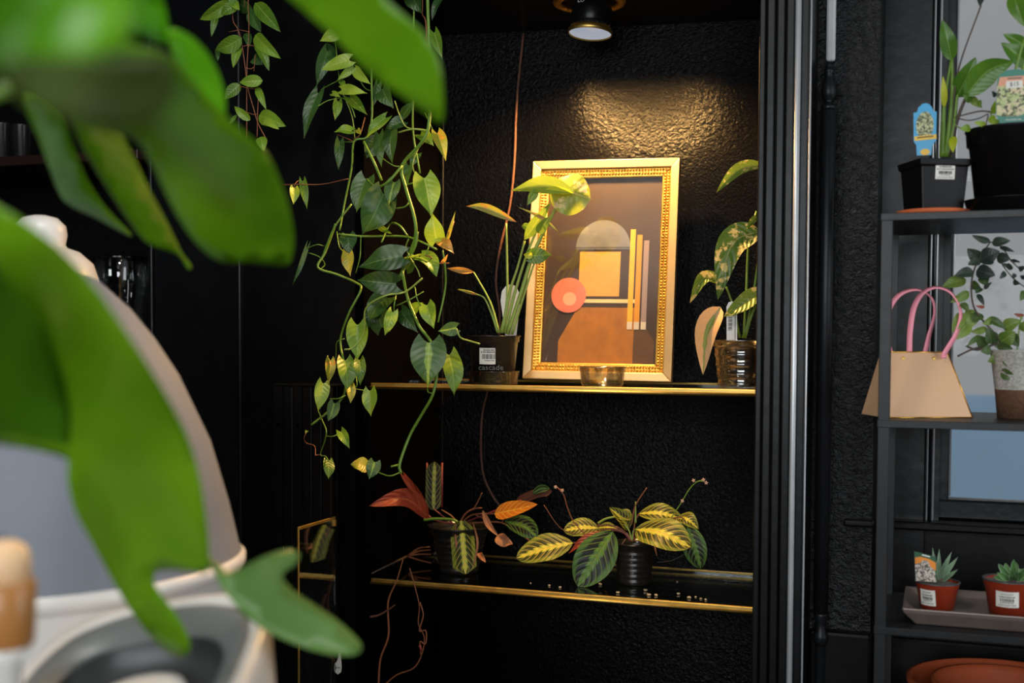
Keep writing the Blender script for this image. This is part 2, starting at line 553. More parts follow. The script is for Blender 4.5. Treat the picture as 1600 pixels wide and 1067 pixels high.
def leaf(parent, mat, pts, width, kind='heart', nrm=None, fold=0.18, cup=0.0, wave=0.05, lobe=None, nu=8, nv=12, name='leaf', roll=0.0):
    pts = [Vector(p) for p in pts]
    if len(pts) == 2:
        pts = [pts[0], pts[0].lerp(pts[1], 0.5), pts[1]]
    sm = catmull(pts, 8)
    L = sum((sm[i + 1] - sm[i]).length for i in range(len(sm) - 1))
    ws = max(shape_w(kind, i / 40) for i in range(41))
    if lobe is None: lobe = 0.20 if kind == 'heart' else 0.0
    v, uv, f = [], [], []
    n0 = Vector(nrm) if nrm is not None else (CO - pts[0])
    ph = random.uniform(0, 6.28)
    for i in range(nv + 1):
        t = i / nv
        x = t * (len(sm) - 1); k = min(int(x), len(sm) - 2)
        c = sm[k].lerp(sm[k + 1], x - k)
        T = (sm[min(k + 1, len(sm) - 1)] - sm[max(k - 1, 0)]).normalized()
        N = (n0 - T * n0.dot(T))
        N = N.normalized() if N.length > 1e-6 else T.orthogonal().normalized()
        S = T.cross(N)
        if roll:
            q = Matrix.Rotation(roll, 3, T); N = q @ N; S = q @ S
        w = shape_w(kind, t) / ws * width * 0.5
        for j in range(nu + 1):
            s = -1 + 2 * j / nu
            a = abs(s)
            p = c + S * (s * w) - T * (lobe * L * a ** 1.6 * (1 - t) ** 4)
            p = p + N * (fold * a * w + cup * a * a * w + wave * width * 0.5 * math.sin(t * 9 + ph + (2.2 if s > 0 else 0)) * a * a)
            v.append(p); uv.append((s * 0.5 + 0.5, t))
    for i in range(nv):
        for j in range(nu):
            a = i * (nu + 1) + j
            f.append((a, a + 1, a + nu + 2, a + nu + 1))
    return mesh(name, v, f, mat, parent, True, uv)


def leafpx(parent, mat, b, t, wpx, Y, Yt=None, kind='heart', roll=0.0, arch=0.08, fold=0.18, mid=None, up=0.0, **kw):
    """leaf whose base and tip stand at given pixels, at depth planes Y and Yt"""
    Yt = Y if Yt is None else Yt
    p0, p1 = P(b[0], b[1], Y), P(t[0], t[1], Yt)
    ax = (p1 - p0).normalized()
    n = (CO - p0).normalized(); n = (n - ax * n.dot(ax)).normalized()
    nv_ = n.copy()
    if up:
        n = n + Vector((0, 0, 1)) * up
        n = (n - ax * n.dot(ax)).normalized()
    if roll: n = Matrix.Rotation(roll, 3, ax) @ n
    if mid is not None:
        m = P(mid[0], mid[1], (Y + Yt) / 2)
    else:
        m = p0.lerp(p1, 0.5) + n * (arch * (p1 - p0).length)
    w = wpx * mpp(p0) / max(0.4, abs(n.dot(nv_)))
    return leaf(parent, mat, [p0, m, p1], w, kind, n, fold, **kw)


def stempx(parent, mat, pts, Y, r, name='stem', seg=6, sub=5):
    """pts: (px, py) or (px, py, Y)"""
    q = [P(p[0], p[1], p[2] if len(p) > 2 else Y) for p in pts]
    return MB().tube(q, r, seg, sub).build(name, mat, parent, True)


def flatleaf(parent, mat, poly, dpts, ripple=0.01, thick=0.0012, grid=22, name='leaf', crease=None):
    """large leaf blade from its outline: dpts = (px, py, distance) triples that give its tilt in depth"""
    n = len(dpts)
    A = [[1.0, d[0] / 1000, d[1] / 1000] for d in dpts]
    # least squares, 3 unknowns
    ata = Matrix([[sum(A[k][i] * A[k][j] for k in range(n)) for j in range(3)] for i in range(3)])
    atb = Vector([sum(A[k][i] * dpts[k][2] for k in range(n)) for i in range(3)])
    for i in range(3): ata[i][i] += 1e-6
    co = ata.inverted() @ atb
    ring = [Vector((p[0], p[1], 0)) for p in poly]
    m = len(ring)
    sm = []
    for i in range(m):
        a, b, c, d = ring[i - 1], ring[i], ring[(i + 1) % m], ring[(i + 2) % m]
        for k in range(4):
            t = k / 4
            sm.append(0.5 * ((2 * b) + (c - a) * t + (2 * a - 5 * b + 4 * c - d) * t * t + (3 * b - a - 3 * c + d) * t ** 3))
    vs = [Vector((p.x, p.y)) for p in sm]
    ne = len(vs)
    x0, x1 = min(p.x for p in vs), max(p.x for p in vs)
    y0, y1 = min(p.y for p in vs), max(p.y for p in vs)

    def inside(x, y):
        r = False
        for i in range(ne):
            a, b = vs[i], vs[i - 1]
            if (a.y > y) != (b.y > y) and x < (b.x - a.x) * (y - a.y) / (b.y - a.y) + a.x: r = not r
        return r
    gx = x0 + grid / 2; row = 0
    pts = []
    while gx < x1:
        gy = y0 + grid / 2 + (row % 2) * grid / 2
        while gy < y1:
            if inside(gx, gy) and min((Vector((gx, gy)) - e).length for e in vs) > grid * 0.4: pts.append(Vector((gx, gy)))
            gy += grid
        gx += grid; row += 1
    vo, eo, fo, *_ = delaunay_2d_cdt(vs + pts, [(i, (i + 1) % ne) for i in range(ne)], [list(range(ne))], 1, 1e-4)
    v, uv = [], []
    for p in vo:
        d = co[0] + co[1] * p.x / 1000 + co[2] * p.y / 1000
        d += ripple * (math.sin(p.x / 47.0 + p.y / 90.0) + 0.6 * math.sin(p.y / 39.0 - p.x / 120))
        if crease:
            (ax, ay), (bx, by), amt = crease
            dist = abs((bx - ax) * (ay - p.y) - (ax - p.x) * (by - ay)) / math.hypot(bx - ax, by - ay)
            d -= amt * min(1.0, dist / 120.0)
        v.append(PD(p.x, p.y, max(0.3, d)))
        uv.append(((p.x - x0) / (x1 - x0), (p.y - y0) / (y1 - y0)))
    o = mesh(name, v, [tuple(q) for q in fo], mat, parent, True, uv)
    sd = o.modifiers.new('thickness', 'SOLIDIFY'); sd.thickness = thick; sd.offset = 0
    return o


# ------------------------------------------------------------------ lettering and stickers

def text_mesh(s, size):
    cu = bpy.data.curves.new('lettering', 'FONT')
    cu.body = s; cu.size = size; cu.align_x = 'CENTER'; cu.align_y = 'CENTER'; cu.extrude = 0.00008
    cu.resolution_u = 2
    o = bpy.data.objects.new('lettering', cu)
    COL.objects.link(o)
    dg = bpy.context.evaluated_depsgraph_get()
    me = bpy.data.meshes.new_from_object(o.evaluated_get(dg))
    bpy.data.objects.remove(o); bpy.data.curves.remove(cu)
    return me


def lettering(s, width, height, Mx, mat, parent):
    """text scaled to width x height; Mx maps local (x right, y up, z out of the face)"""
    me = text_mesh(s, 1.0)
    xs = [v.co.x for v in me.vertices]; ys = [v.co.y for v in me.vertices]
    cx, cy = (max(xs) + min(xs)) / 2, (max(ys) + min(ys)) / 2
    sx, sy = width / (max(xs) - min(xs)), height / (max(ys) - min(ys))
    for v in me.vertices:
        v.co = Mx @ Vector(((v.co.x - cx) * sx, (v.co.y - cy) * sy, v.co.z))
    me.name = 'lettering'
    return link('lettering', me, mat, parent, False)


def face_frame(center, right, up):
    r = Vector(right).normalized(); u = Vector(up); u = (u - r * u.dot(r)).normalized()
    n = r.cross(u)
    m = Matrix((r, u, n)).transposed().to_4x4()
    m.translation = center
    return m


def rect(Mx, w, h, name, mat, parent, z=0.0, th=0.0003, x=0.0, y=0.0):
    return MB().box(x - w / 2, x + w / 2, y - h / 2, y + h / 2, z, z + th, Mx).build(name, mat, parent)


def sticker(parent, Mx, w, h, lines, name='sticker', bend=None):
    """lines: list of ('bar', y, w, h) / ('text', string, y, w, h) / ('dash', y, w, h) in fractions of the sticker"""
    def B(mb):
        if bend:
            for q in mb.v:
                q.z -= q.x * q.x / (2 * bend)
        mb.v = [Mx @ q for q in mb.v]
        return mb
    mb = MB()
    for k in range(8):
        mb.box(-w / 2 + w * k / 8, -w / 2 + w * (k + 1) / 8, -h / 2, h / 2, 0, 0.0003)
    st = B(mb).build(name, M['paper'], parent)
    rnd = random.Random(len(lines) * 7 + int(w * 1e5))
    for l in lines:
        if l[0] == 'text':
            me_mat = Mx @ Matrix.Translation((0, l[2] * h, 0.0005))
            o = lettering(l[1], l[3] * w, l[4] * h, Matrix.Translation((0, l[2] * h, 0.0005)), M['ink'], None)
            for v in o.data.vertices:
                c = v.co
                if bend: c.z -= c.x * c.x / (2 * bend)
                v.co = Mx @ c
            o.parent = st
        elif l[0] == 'bar':
            mb = MB(); x = -l[2] * w / 2
            while x < l[2] * w / 2:
                bw = rnd.choice((0.012, 0.02, 0.03)) * w
                mb.box(x, x + bw, (l[1] - l[3] / 2) * h, (l[1] + l[3] / 2) * h, 0.0004, 0.0006)
                x += bw + rnd.choice((0.012, 0.02, 0.028)) * w
            B(mb).build('barcode', M['ink'], st)
        else:
            mb = MB(); x = -l[2] * w / 2
            while x < l[2] * w / 2:
                bw = rnd.uniform(0.03, 0.06) * w
                mb.box(x, min(x + bw, l[2] * w / 2), (l[1] - l[3] / 2) * h, (l[1] + l[3] / 2) * h, 0.0004, 0.0006)
                x += bw + rnd.choice((0.012, 0.02, 0.035)) * w
            B(mb).build('printed_line', M['grey_ink'], st)
    return st


def prism_outline(Mx, pts, th, name, mat, parent):
    n = len(pts)
    v = [Mx @ Vector((x, y, 0)) for x, y in pts] + [Mx @ Vector((x, y, th)) for x, y in pts]
    f = [tuple(reversed(range(n))), tuple(range(n, 2 * n))] + [(i, (i + 1) % n, n + (i + 1) % n, n + i) for i in range(n)]
    return mesh(name, v, f, mat, parent, False)


# ================================================================== the setting
YF, YB, YW = 2.25, 2.583, 2.61          # shelf front, shelf back, alcove wall
YR = 2.45                               # window wall
Z_UP = P(875, 604.5, YF).z              # top of upper glass shelf
Z_LO = P(875, 926.5, YF).z              # top of lower glass shelf
XL = AT(579, YF, 1.3).x                 # alcove left side
XR = AT(1192, 2.12, 1.3).x + 0.03       # alcove right side (behind the pilaster)


def struct(mb, name, mat, parent=None, bevel=0.0, smooth=False):
    o = mb.build(name, mat, parent, smooth, bevel)
    if parent is None: o['kind'] = 'structure'
    return o


struct(MB().box(XL - 0.02, XR + 0.05, YW, YW + 0.1, 0, 2.75), 'wall_alcove', M['stucco'])
struct(MB().box(XL - 0.02, XL, YF - 0.03, YW, 0, 2.75), 'wall_alcove_left', M['matte_black'])
struct(MB().box(XR, XR + 0.03, 2.14, YW, 0, 2.75), 'wall_alcove_right', M['black_paint'])
# soffit of the alcove (old, slightly out of level)
zl, zr = P(700, 55, YW).z, P(1180, 31, YW).z
xa, xb = P(700, 55, YW).x, P(1180, 31, YW).x
sl = (zr - zl) / (xb - xa)
zc = lambda x: zl + (x - xa) * sl
mb = MB()
v = []
for x in (XL, XR):
    for y in (2.0, YW):
        for dz in (0, 0.05): v.append((x, y, zc(x) + dz))
mb.add(v, [(0, 1, 3, 2), (4, 6, 7, 5), (0, 4, 5, 1), (2, 3, 7, 6), (0, 2, 6, 4), (1, 5, 7, 3)])
struct(mb, 'ceiling_alcove', M['black_paint'])
# thin clear seam up the back-left corner of the alcove
a = P(693, 60, YW - 0.006); b = P(691, 720, YW - 0.006)
mb = MB().tube([a, b], 0.0014, 6)
struct(mb, 'trim_1', M['metal'])

# floor and street
struct(MB().box(-3.2, 2.2, -2.2, YR + 0.1, -0.05, 0), 'floor', M['floor'])
struct(MB().box(-4.5, 5.0, YR + 0.75, 9.0, -0.08, -0.03), 'pavement', M['pavement'])

# the rest of the shop around the camera
struct(MB().box(-3.2, 2.2, -2.3, -2.2, 0, 2.75), 'wall_behind', M['black_wood'])
struct(MB().box(-3.3, -3.2, -2.2, YR + 0.3, 0, 2.75), 'wall_left', M['black_wood'])
struct(MB().box(2.2, 2.3, -2.2, YR + 0.1, 0, 2.75), 'wall_side', M['black_wood'])
struct(MB().box(-3.3, 2.3, -2.3, YW + 0.1, 2.75, 2.8), 'ceiling', M['black_wood'])

# left column faces and left niche
xc1 = AT(377, 2.22, 1.3).x
xc0 = AT(240, 2.30, 1.3).x
struct(MB().box(xc1, XL - 0.02, 2.22, YW + 0.1, 0, 2.75), 'wall_column', M['black_paint'])
struct(MB().box(xc0, xc1, 2.30, YW + 0.1, 0, 2.75), 'wall_column_return', M['black_wood'])
struct(MB().box(xc1 - 0.006, xc1 + 0.004, 2.212, 2.24, 0, 2.75), 'trim_2', M['black_wood'], None, 0.003)
struct(MB().box(xc0 - 0.004, xc0 + 0.008, 2.288, 2.32, 0, 2.75), 'trim_3', M['black_wood'], None, 0.003)
struct(MB().box(-3.2, xc0 + 0.01, YW, YW + 0.1, 0, 2.75), 'wall_niche', M['black_paint'])
zs = P(30, 243, 2.25).z
nb = struct(MB().box(-3.2, xc0, 2.25, YW, zs - 0.022, zs), 'niche_shelf', M['brown_wood'], None, 0.002)
nb['kind'] = 'structure'
zs2 = P(190, 640, 2.25).z
nb = struct(MB().box(-3.2, xc0, 2.25, YW, zs2 - 0.022, zs2), 'niche_shelf', M['black_wood'], None, 0.002)

# fluted pilaster right of the alcove
pil = empty('trim_pilaster', (AT(1220, 2.12, 0).x, 2.14, 0), kind='structure')
px_e = [1181, 1193, 1208, 1223, 1238]
xs = [AT(q, 2.12, 1.6).x for q in px_e]
MB().box(xs[0], AT(1264, 2.16, 1.6).x, 2.135, 2.27, 0, 2.75).build('core', M['black_wood'], pil)
for i in range(4):
    MB().box(xs[i] + 0.0012, xs[i + 1] - 0.0012, 2.118 - 0.002 * (i % 2), 2.14, 0, 2.75).build('flute', M['black_wood'], pil, False, 0.0022)
xe = AT(1246, 2.118, 1.6).x
MB().tube([(xs[4] + 0.004, 2.122, 0), (xs[4] + 0.004, 2.122, 2.75)], 0.0052, 14).build('bead', M['edge_glint'], pil, True)  # black bead coloured pale: window reflection put into the colour
xg = AT(1263, 2.14, 1.6).x
MB().box(xs[4] + 0.008, xg - 0.003, 2.128, 2.2, 0, 2.75).build('fillet', M['black_wood'], pil, False, 0.002)
MB().tube([(xg - 0.001, 2.136, 0), (xg - 0.001, 2.136, 2.75)], 0.0018, 10).build('bead', M['edge_glint'], pil, True)

# wall to the right with its window
xw0 = xg
xcas0 = AT(1371, YR - 0.02, 1.6).x      # casing board
xmo0 = AT(1450, YR - 0.03, 1.5).x
xst0 = AT(1463, YR - 0.01, 1.5).x
xgl0 = AT(1492, YR, 1.5).x
xgl1 = xgl0 + 0.62
zgb = P(1540, 778, YR).z                # bottom of glass
zsill = P(1500, 818, YR - 0.05).z
ZT = 2.35
YN = 2.26
xn1 = AT(1369, YN, 1.6).x
struct(MB().box(XR + 0.02, xn1, YN, YR + 0.12, 0, 2.75), 'wall_right', M['stucco2'])
zs0 = P(1340, 812, YN - 0.02).z
struct(MB().box(AT(1318, YN - 0.02, zs0).x, xn1 + 0.004, YN - 0.03, YN, zs0 - 0.012, zs0), 'trim_5', M['black_paint'], None, 0.004)
struct(MB().box(xw0, xn1 + 0.004, YN - 0.03, YN, 0, P(1330, 990, YN - 0.03).z), 'baseboard_pier', M['black_paint'], None, 0.006)
struct(MB().box(xcas0 + 0.01, 2.2, YR, YR + 0.12, 0, zsill - 0.02), 'wall_under_window', M['black_paint'])
struct(MB().box(xcas0 + 0.01, 2.2, YR, YR + 0.12, ZT + 0.05, 2.75), 'wall_over_window', M['black_paint'])
struct(MB().box(xgl1 + 0.18, 2.2, YR, YR + 0.12, zsill - 0.02, ZT + 0.05), 'wall_beyond_window', M['black_paint'])
win = empty('window_1', (xgl0 + 0.3, YR, zsill), kind='structure')
win['label'] = 'black sash window with grey daylight behind the metal shelves'
MB().box(xcas0, xmo0, YR - 0.022, YR + 0.02, 0.55, ZT + 0.1).build('casing', M['black_wood'], win, False, 0.003)
MB().box(xgl1 + 0.03, xgl1 + 0.18, YR - 0.022, YR + 0.02, 0.55, ZT + 0.1).build('casing', M['black_wood'], win, False, 0.003)
for k, (o, r) in enumerate(((0.0, 0.0016), (0.005, 0.003), (0.0105, 0.0022))):
    MB().tube([(xmo0 + 0.003 + o, YR - 0.026 + 0.003 * k, zsill), (xmo0 + 0.003 + o, YR - 0.026 + 0.003 * k, ZT)], r, 12).build('moulding', M['edge_glint'] if k != 1 else M['gloss_black'], win, True)  # outer mouldings pale: their highlights are painted in
MB().box(xmo0 + 0.016, xgl0 - 0.006, YR + 0.0, YR + 0.045, zsill, ZT).build('sash_stile', M['black_wood'], win, False, 0.004)
MB().box(xmo0, xst0 + 0.01, YR - 0.02, YR + 0.06, zsill, ZT).build('jamb', M['black_wood'], win)
MB().tube([(xgl0 - 0.004, YR + 0.004, zgb), (xgl0 - 0.004, YR + 0.004, ZT)], 0.0018, 10).build('glazing_bead', M['edge_glint'], win, True)  # pale colour stands for the highlight along the glass edge
MB().tube([(xgl0 - 0.004, YR + 0.004, zgb - 0.003), (xgl1, YR + 0.004, zgb - 0.003)], 0.0018, 10).build('glazing_bead', M['edge_glint'], win, True)
MB().box(xgl1, xgl1 + 0.04, YR, YR + 0.045, zsill, ZT).build('sash_stile', M['black_wood'], win, False, 0.004)
MB().box(xmo0 + 0.016, xgl1 + 0.04, YR - 0.002, YR + 0.045, zsill, zgb - 0.006).build('bottom_rail', M['black_wood'], win, False, 0.004)
MB().box(xmo0 + 0.016, xgl1 + 0.04, YR, YR + 0.045, ZT - 0.05, ZT + 0.1).build('top_rail', M['black_wood'], win, False, 0.004)
MB().box(xgl0 - 0.005, xgl1 + 0.005, YR + 0.016, YR + 0.019, zgb - 0.005, ZT).build('pane', M['pane'], win)
xsl = AT(1320, YR - 0.05, zsill).x
MB().box(xn1 + 0.006, xgl1 + 0.3, YR - 0.06, YR + 0.05, zsill - 0.016, zsill).build('sill', M['black_paint'], win, False, 0.004)
struct(MB().box(xn1, xgl1 + 1.0, YR - 0.03, YR, 0, P(1330, 990, YR - 0.03).z), 'baseboard_right', M['black_paint'], None, 0.006)
# glint of light on the wall above the pole, built as a pale strip
p0 = P(1297, 96, YN - 0.006)
MB().box(p0.x - 0.007, p0.x + 0.009, YN - 0.012, YN, p0.z, 2.75).build('wall_glint_strip', M['wall_glint'], None, False, 0.004)['kind'] = 'structure'

# blue wall across the yard
zb = P(1530, 619, 8.0).z
o = MB().box(-4.0, 6.0, 8.0, 8.2, -0.05, zb).build('blue_yard_wall', M['blue_wall'])
o['kind'] = 'structure'; o['label'] = 'pale blue wall outside, low in the window'

# vertical pole with turned finial
zt = P(1294, 96, 2.225).z
pz = P(1294, 190, 2.225)
pole = empty('turned_pole', (pz.x, 2.225, 0), 'slim black vertical pole topped by a turned finial beside the pilaster', 'pole')
m1 = mpp(pz); T = Matrix.Translation((pz.x, 2.225, 0))
zf = P(1294, 172, 2.225).z
zj = P(1285, 958, 2.225).z
MB().lathe([(11.5 * m1, zj), (11.5 * m1, zf - 0.002), (10 * m1, zf)], 24, T).build('shaft', M['metal'], pole, True)
hf = zt - zf
prof = [(9.5, 0), (11, .03), (11, .09), (8, .12), (5, .16), (6, .2), (10, .27), (11.5, .36), (10.5, .48), (7, .66), (5.5, .74), (7.5, .78), (7.5, .83), (5, .86), (5.5, .91), (4, .97), (0.5, 1.0)]
MB().lathe([(r * m1, zf + h * hf) for r, h in prof], 20, T).build('finial', M['metal'], pole, True)
MB().lathe([(7, 0), (12, .012), (12, .02), (8.5, .03), (8.5, .045), (12, .055), (10, .065)], 20, Matrix.Translation((pz.x, 2.225, zj - 0.06)) @ Matrix.Diagonal((m1, m1, 1, 1))).build('collar', M['metal'], pole, True)
MB().lathe([(14 * m1, 0), (14 * m1, 0.02), (9 * m1, 0.06), (8 * m1, zj - 0.06)], 20, T).build('foot', M['metal'], pole, True)
MB().box(pz.x - 0.005, pz.x + 0.005, 2.225, YN, zf - 0.5, zf - 0.49).build('wall_bracket', M['metal'], pole)

# ================================================================== alcove things

def glass_shelf(z, label, back_r):
    x0, x1 = XL + 0.002, XR - 0.002
    s = empty('glass_shelf', ((x0 + x1) / 2, YF, z), label, 'shelf')
    MB().box(x0, x1, YF + 0.004, YB, z - 0.007, z).build('glass_plate', M['glass'], s)
    mb = MB().box(x0, x1, YF - 0.004, YF + 0.004, z - 0.011, z + 0.0015)
    mb.build('front_edge', M['brass'], s, False, 0.0015)
    MB().tube([(x0, YF - 0.006, z - 0.0075), (x1, YF - 0.006, z - 0.0075)], 0.0028, 8).build('front_bead', M['brass'], s, True)
    MB().box(x0, x1, YB, YB + 0.004, z - 0.004, z + 0.0005).build('back_edge', M['brass'], s, False, 0.0008)
    return s


glass_shelf(Z_UP, 'brass-edged glass shelf carrying the framed picture', 0.002)
glass_shelf(Z_LO, 'brass-edged glass shelf under the prayer plants, lower of the two', 0.002)

# --- spotlight
LY = 2.40
sp_top = P(921, 1, LY)
zcl = zc(sp_top.x)
lp = P(922, 53, LY)
spot = empty('spotlight', (lp.x, LY, zcl), 'black ceiling spotlight with brass ring above the framed picture', 'spotlight')
mm = mpp(lp)
tiltL = Matrix.Translation(lp) @ Matrix.Rotation(math.radians(-5), 4, 'X') @ Matrix.Rotation(math.radians(3), 4, 'Y')
seg = 40
ringp = []
for k in range(13):
    a = 2 * math.pi * k / 12
    ringp.append((50 * mm + 7 * mm * math.cos(a), 7 * mm * math.sin(a) * 0.6))
zring = P(921, 4, LY).z
MB().lathe(ringp, 40, Matrix.Translation((sp_top.x, LY, zring)), False, False).build('trim_ring', M['brass'], spot, True)
MB().lathe([(30 * mm, 0.016), (32 * mm, 0.02), (32 * mm, 0.05), (26 * mm, 0.07), (26 * mm, 0.10)], 40, tiltL).build('housing', M['pot_black'], spot, True)
MB().lathe([(33.5 * mm, -0.001), (35 * mm, 0.001), (35 * mm, 0.006), (32 * mm, 0.012), (28 * mm, 0.014)], 40, tiltL, False, False).build('bezel', M['brass'], spot, True)
for k in range(18):
    a = 2 * math.pi * k / 18
    MB().box(24 * mm, 31 * mm, -0.0012, 0.0012, 0.012, 0.045, tiltL @ Matrix.Rotation(a, 4, 'Z')).build('fin', M['pot_dark'], spot)
t = NT('lamp_lens_glow')
t.set(Base_Color=(0.06, 0.06, 0.06, 1), Emission_Color=(0.30, 0.34, 0.42, 1), Emission_Strength=1.0)
t.put(t.b.inputs['Roughness'], t.ma('ADD', 0.2, t.ma('MULTIPLY', t.noise(40), 0.1)))
MB().lathe([(0.0005, 0.002), (33 * mm, 0.002), (33 * mm, 0.004), (0.0005, 0.004)], 40, tiltL).build('lens', t.m, spot, True)
MB().box(-0.02, 0.02, -0.006, 0.006, 0.055, 0.12, Matrix.Translation((lp.x, LY, lp.z))).build('swivel_arm', M['pot_black'], spot)
lx = P(908, 0, LY - 0.035)
lettering('LO', 0.013, 0.008, face_frame(lx, (1, 0.1, 0), (0.1, 0, 1)), M['white_ink'], spot)
sl_ = bpy.data.lights.new('spotlight_beam', 'SPOT')
sl_.energy = 74; sl_.color = (1.0, 0.54, 0.17); sl_.spot_size = math.radians(160); sl_.spot_blend = 0.5; sl_.shadow_soft_size = 0.018
so = bpy.data.objects.new('spotlight_beam', sl_); COL.objects.link(so)
so.location = lp + Vector((0, 0, -0.012))
so.rotation_euler = (Vector((AT(940, 2.42, 1.0))) - lp).to_track_quat('-Z', 'Y').to_euler()
so.parent = spot; so.matrix_parent_inverse = spot.matrix_world.inverted()

# --- red-brown cord down the alcove wall
cpts = [(818, 52), (814, 90), (809, 140), (806, 190), (804, 250), (797, 320), (781, 390), (775, 440), (781, 490), (778, 545), (765, 600), (756, 635), (752, 670), (754, 735), (770, 775), (787, 796)]
c = [P(x, y, YW - 0.006) for x, y in cpts]
tag(MB().tube(c, 0.0026, 8, 4).build('cable', M['cord'], None, True), 'thin red-brown cord running down the stippled alcove wall', 'cable')

# --- framed picture
FY = 2.465
fb = P(934, 600.5, FY)
fb.z = Z_UP + 0.0045
phi = math.radians(4.5)
lean = math.radians(8.0)
FW, FH = 234 * mpp(fb), 349 * mpp(fb)
fm = Matrix.Translation(fb) @ Matrix.Rotation(phi, 4, 'Z') @ Matrix.Rotation(-lean, 4, 'X') @ Matrix.Rotation(math.radians(0.6), 4, 'Y')
frame = empty('picture_frame', tuple(fb), 'framed portrait-format picture in a beaded gold frame leaning in the alcove', 'picture')
# local: x right, y back, z up


w1 = 0.0175; w2 = 0.036
th = 0.026


def rail(outer, inner, yf_o, yf_i, yb, name, mat):
    x0, x1, z0, z1 = outer; a0, a1, b0, b1 = inner
    sides = [((x0, z0), (x1, z0), (a1, b0), (a0, b0)), ((x1, z0), (x1, z1), (a1, b1), (a1, b0)),
             ((x1, z1), (x0, z1), (a0, b1), (a1, b1)), ((x0, z1), (x0, z0), (a0, b0), (a0, b1))]
    for q in sides:
        v = []
        for i, (x, z) in enumerate(q):
            v.append(fm @ Vector((x, yf_o if i < 2 else yf_i, z)))
        for i, (x, z) in enumerate(q):
            v.append(fm @ Vector((x, yb, z)))
        MB().add(v, [(0, 1, 2, 3), (7, 6, 5, 4), (0, 4, 5, 1), (1, 5, 6, 2), (2, 6, 7, 3), (3, 7, 4, 0)]).build(name, mat, frame, False, 0.0012)


O1 = (-FW / 2, FW / 2, 0, FH)
O2 = (-FW / 2 + w1, FW / 2 - w1, w1, FH - w1)
O3 = (-FW / 2 + w2, FW / 2 - w2, w2, FH - w2)
rail(O1, O2, -th, -th + 0.003, 0, 'outer_rail', M['champagne'])
rail(O2, O3, -th + 0.009, -th + 0.011, -0.002, 'beaded_rail', M['gold'])
bead = MB()
br = 0.0034
ico = [(0, 0, 1), (1, 0, 0), (0, 1, 0), (-1, 0, 0), (0, -1, 0), (0, 0, -1)]


def add_bead(x, z, y, sx, sz):
    v = []; f = []
    n = 6
    v.append(Vector((x, y - br * 1.15, z)))
    for k in range(n):
        a = 2 * math.pi * k / n
        v.append(Vector((x + 0.72 * sx * math.cos(a), y - br * 0.8, z + 0.72 * sz * math.sin(a))))
    for k in range(n):
        a = 2 * math.pi * k / n
        v.append(Vector((x + sx * math.cos(a), y + 0.0005, z + sz * math.sin(a))))
    for k in range(n):
        k2 = (k + 1) % n
        f.append((0, 1 + k2, 1 + k)); f.append((1 + k, 1 + k2, 1 + n + k2, 1 + n + k))
    bead.add([fm @ q for q in v], f)


pitch = 0.0062
for row, off in enumerate((w1 + 0.0045, w1 + 0.0115)):
    x0, x1, z0, z1 = -FW / 2 + off, FW / 2 - off, off, FH - off
    nx = int((x1 - x0) / pitch); nz = int((z1 - z0) / pitch)
    for i in range(nx + 1):
        x = x0 + (x1 - x0) * i / nx
        add_bead(x, z0, -th + 0.0095, 0.0029, br); add_bead(x, z1, -th + 0.0095, 0.0029, br)
    for i in range(1, nz):
        z = z0 + (z1 - z0) * i / nz
        add_bead(x0, z, -th + 0.0095, br, 0.0029); add_bead(x1, z, -th + 0.0095, br, 0.0029)
bo = bead.build('beading', M['gold'], frame, True)
bo['kind'] = 'stuff'
MB().box(-FW / 2 + 0.004, FW / 2 - 0.004, -0.002, 0.002, 0.004, FH - 0.004, fm).build('backing_board', M['ink'], frame)
# the print: a plain abstract of geometric colour fields
pw0, pw1, pz0, pz1 = O3
t = NT('print_ground')
n = t.noise(14, 3)
t.set(Base_Color=t.mix(n, lin(48, 34, 22), lin(64, 46, 30)), Roughness=0.6)
pr = MB().box(pw0 - 0.004, pw1 + 0.004, -0.0085, -0.0075, pz0 - 0.004, pz1 + 0.004, fm).build('print', t.m, frame)
W_, H_ = pw1 - pw0, pz1 - pz0


def patch(pts, col, k, var=0.18):
    me = plain('print_colour', col, 0.6, var=var, vscale=40)
    v = [fm @ Vector((pw0 + x * W_, -0.0086 - 0.0002 * k, pz0 + y * H_)) for x, y in pts]
    mesh('colour_field', v, [tuple(range(len(v)))], me, pr, False)


def disc(cx, cy, r, a0=0, a1=360, n=40):
    asp = W_ / H_
    return [(cx + r * math.cos(math.radians(a0 + (a1 - a0) * i / n)), cy + r * asp * math.sin(math.radians(a0 + (a1 - a0) * i / n))) for i in range(n if a1 - a0 == 360 else n + 1)]


patch([(0.14, 0.0), (0.14, 0.12), (0.30, 0.30), (0.80, 0.30), (0.80, 0.0)], lin(168, 108, 30), 1, 0.35)
patch([(0.80, 0.0), (0.80, 0.30), (0.98, 0.12), (0.98, 0.0)], lin(92, 62, 30), 1, 0.3)
patch([(0.30, 0.36), (0.66, 0.36), (0.66, 0.60), (0.30, 0.60)], lin(214, 158, 70), 2, 0.15)
patch([(0.30, 0.325), (0.80, 0.325), (0.80, 0.345), (0.30, 0.345)], lin(232, 206, 150), 2, 0.1)
patch(disc(0.50, 0.625, 0.24, 0, 180), lin(112, 116, 124), 3, 0.25)
patch([(0.26, 0.612), (0.74, 0.612), (0.74, 0.622), (0.26, 0.622)], lin(92, 96, 108), 3, 0.25)
for k, x in enumerate((0.74, 0.80, 0.86)):
    patch([(x, 0.20), (x + 0.045, 0.20), (x + 0.045, 0.72 - 0.03 * k), (x, 0.72 - 0.03 * k)], (lin(232, 176, 48), lin(206, 146, 36), lin(150, 132, 128))[k], 4, 0.15)
    patch([(x, 0.185), (x + 0.045, 0.185), (x + 0.045, 0.225), (x, 0.225)], lin(206, 196, 176), 5, 0.15)
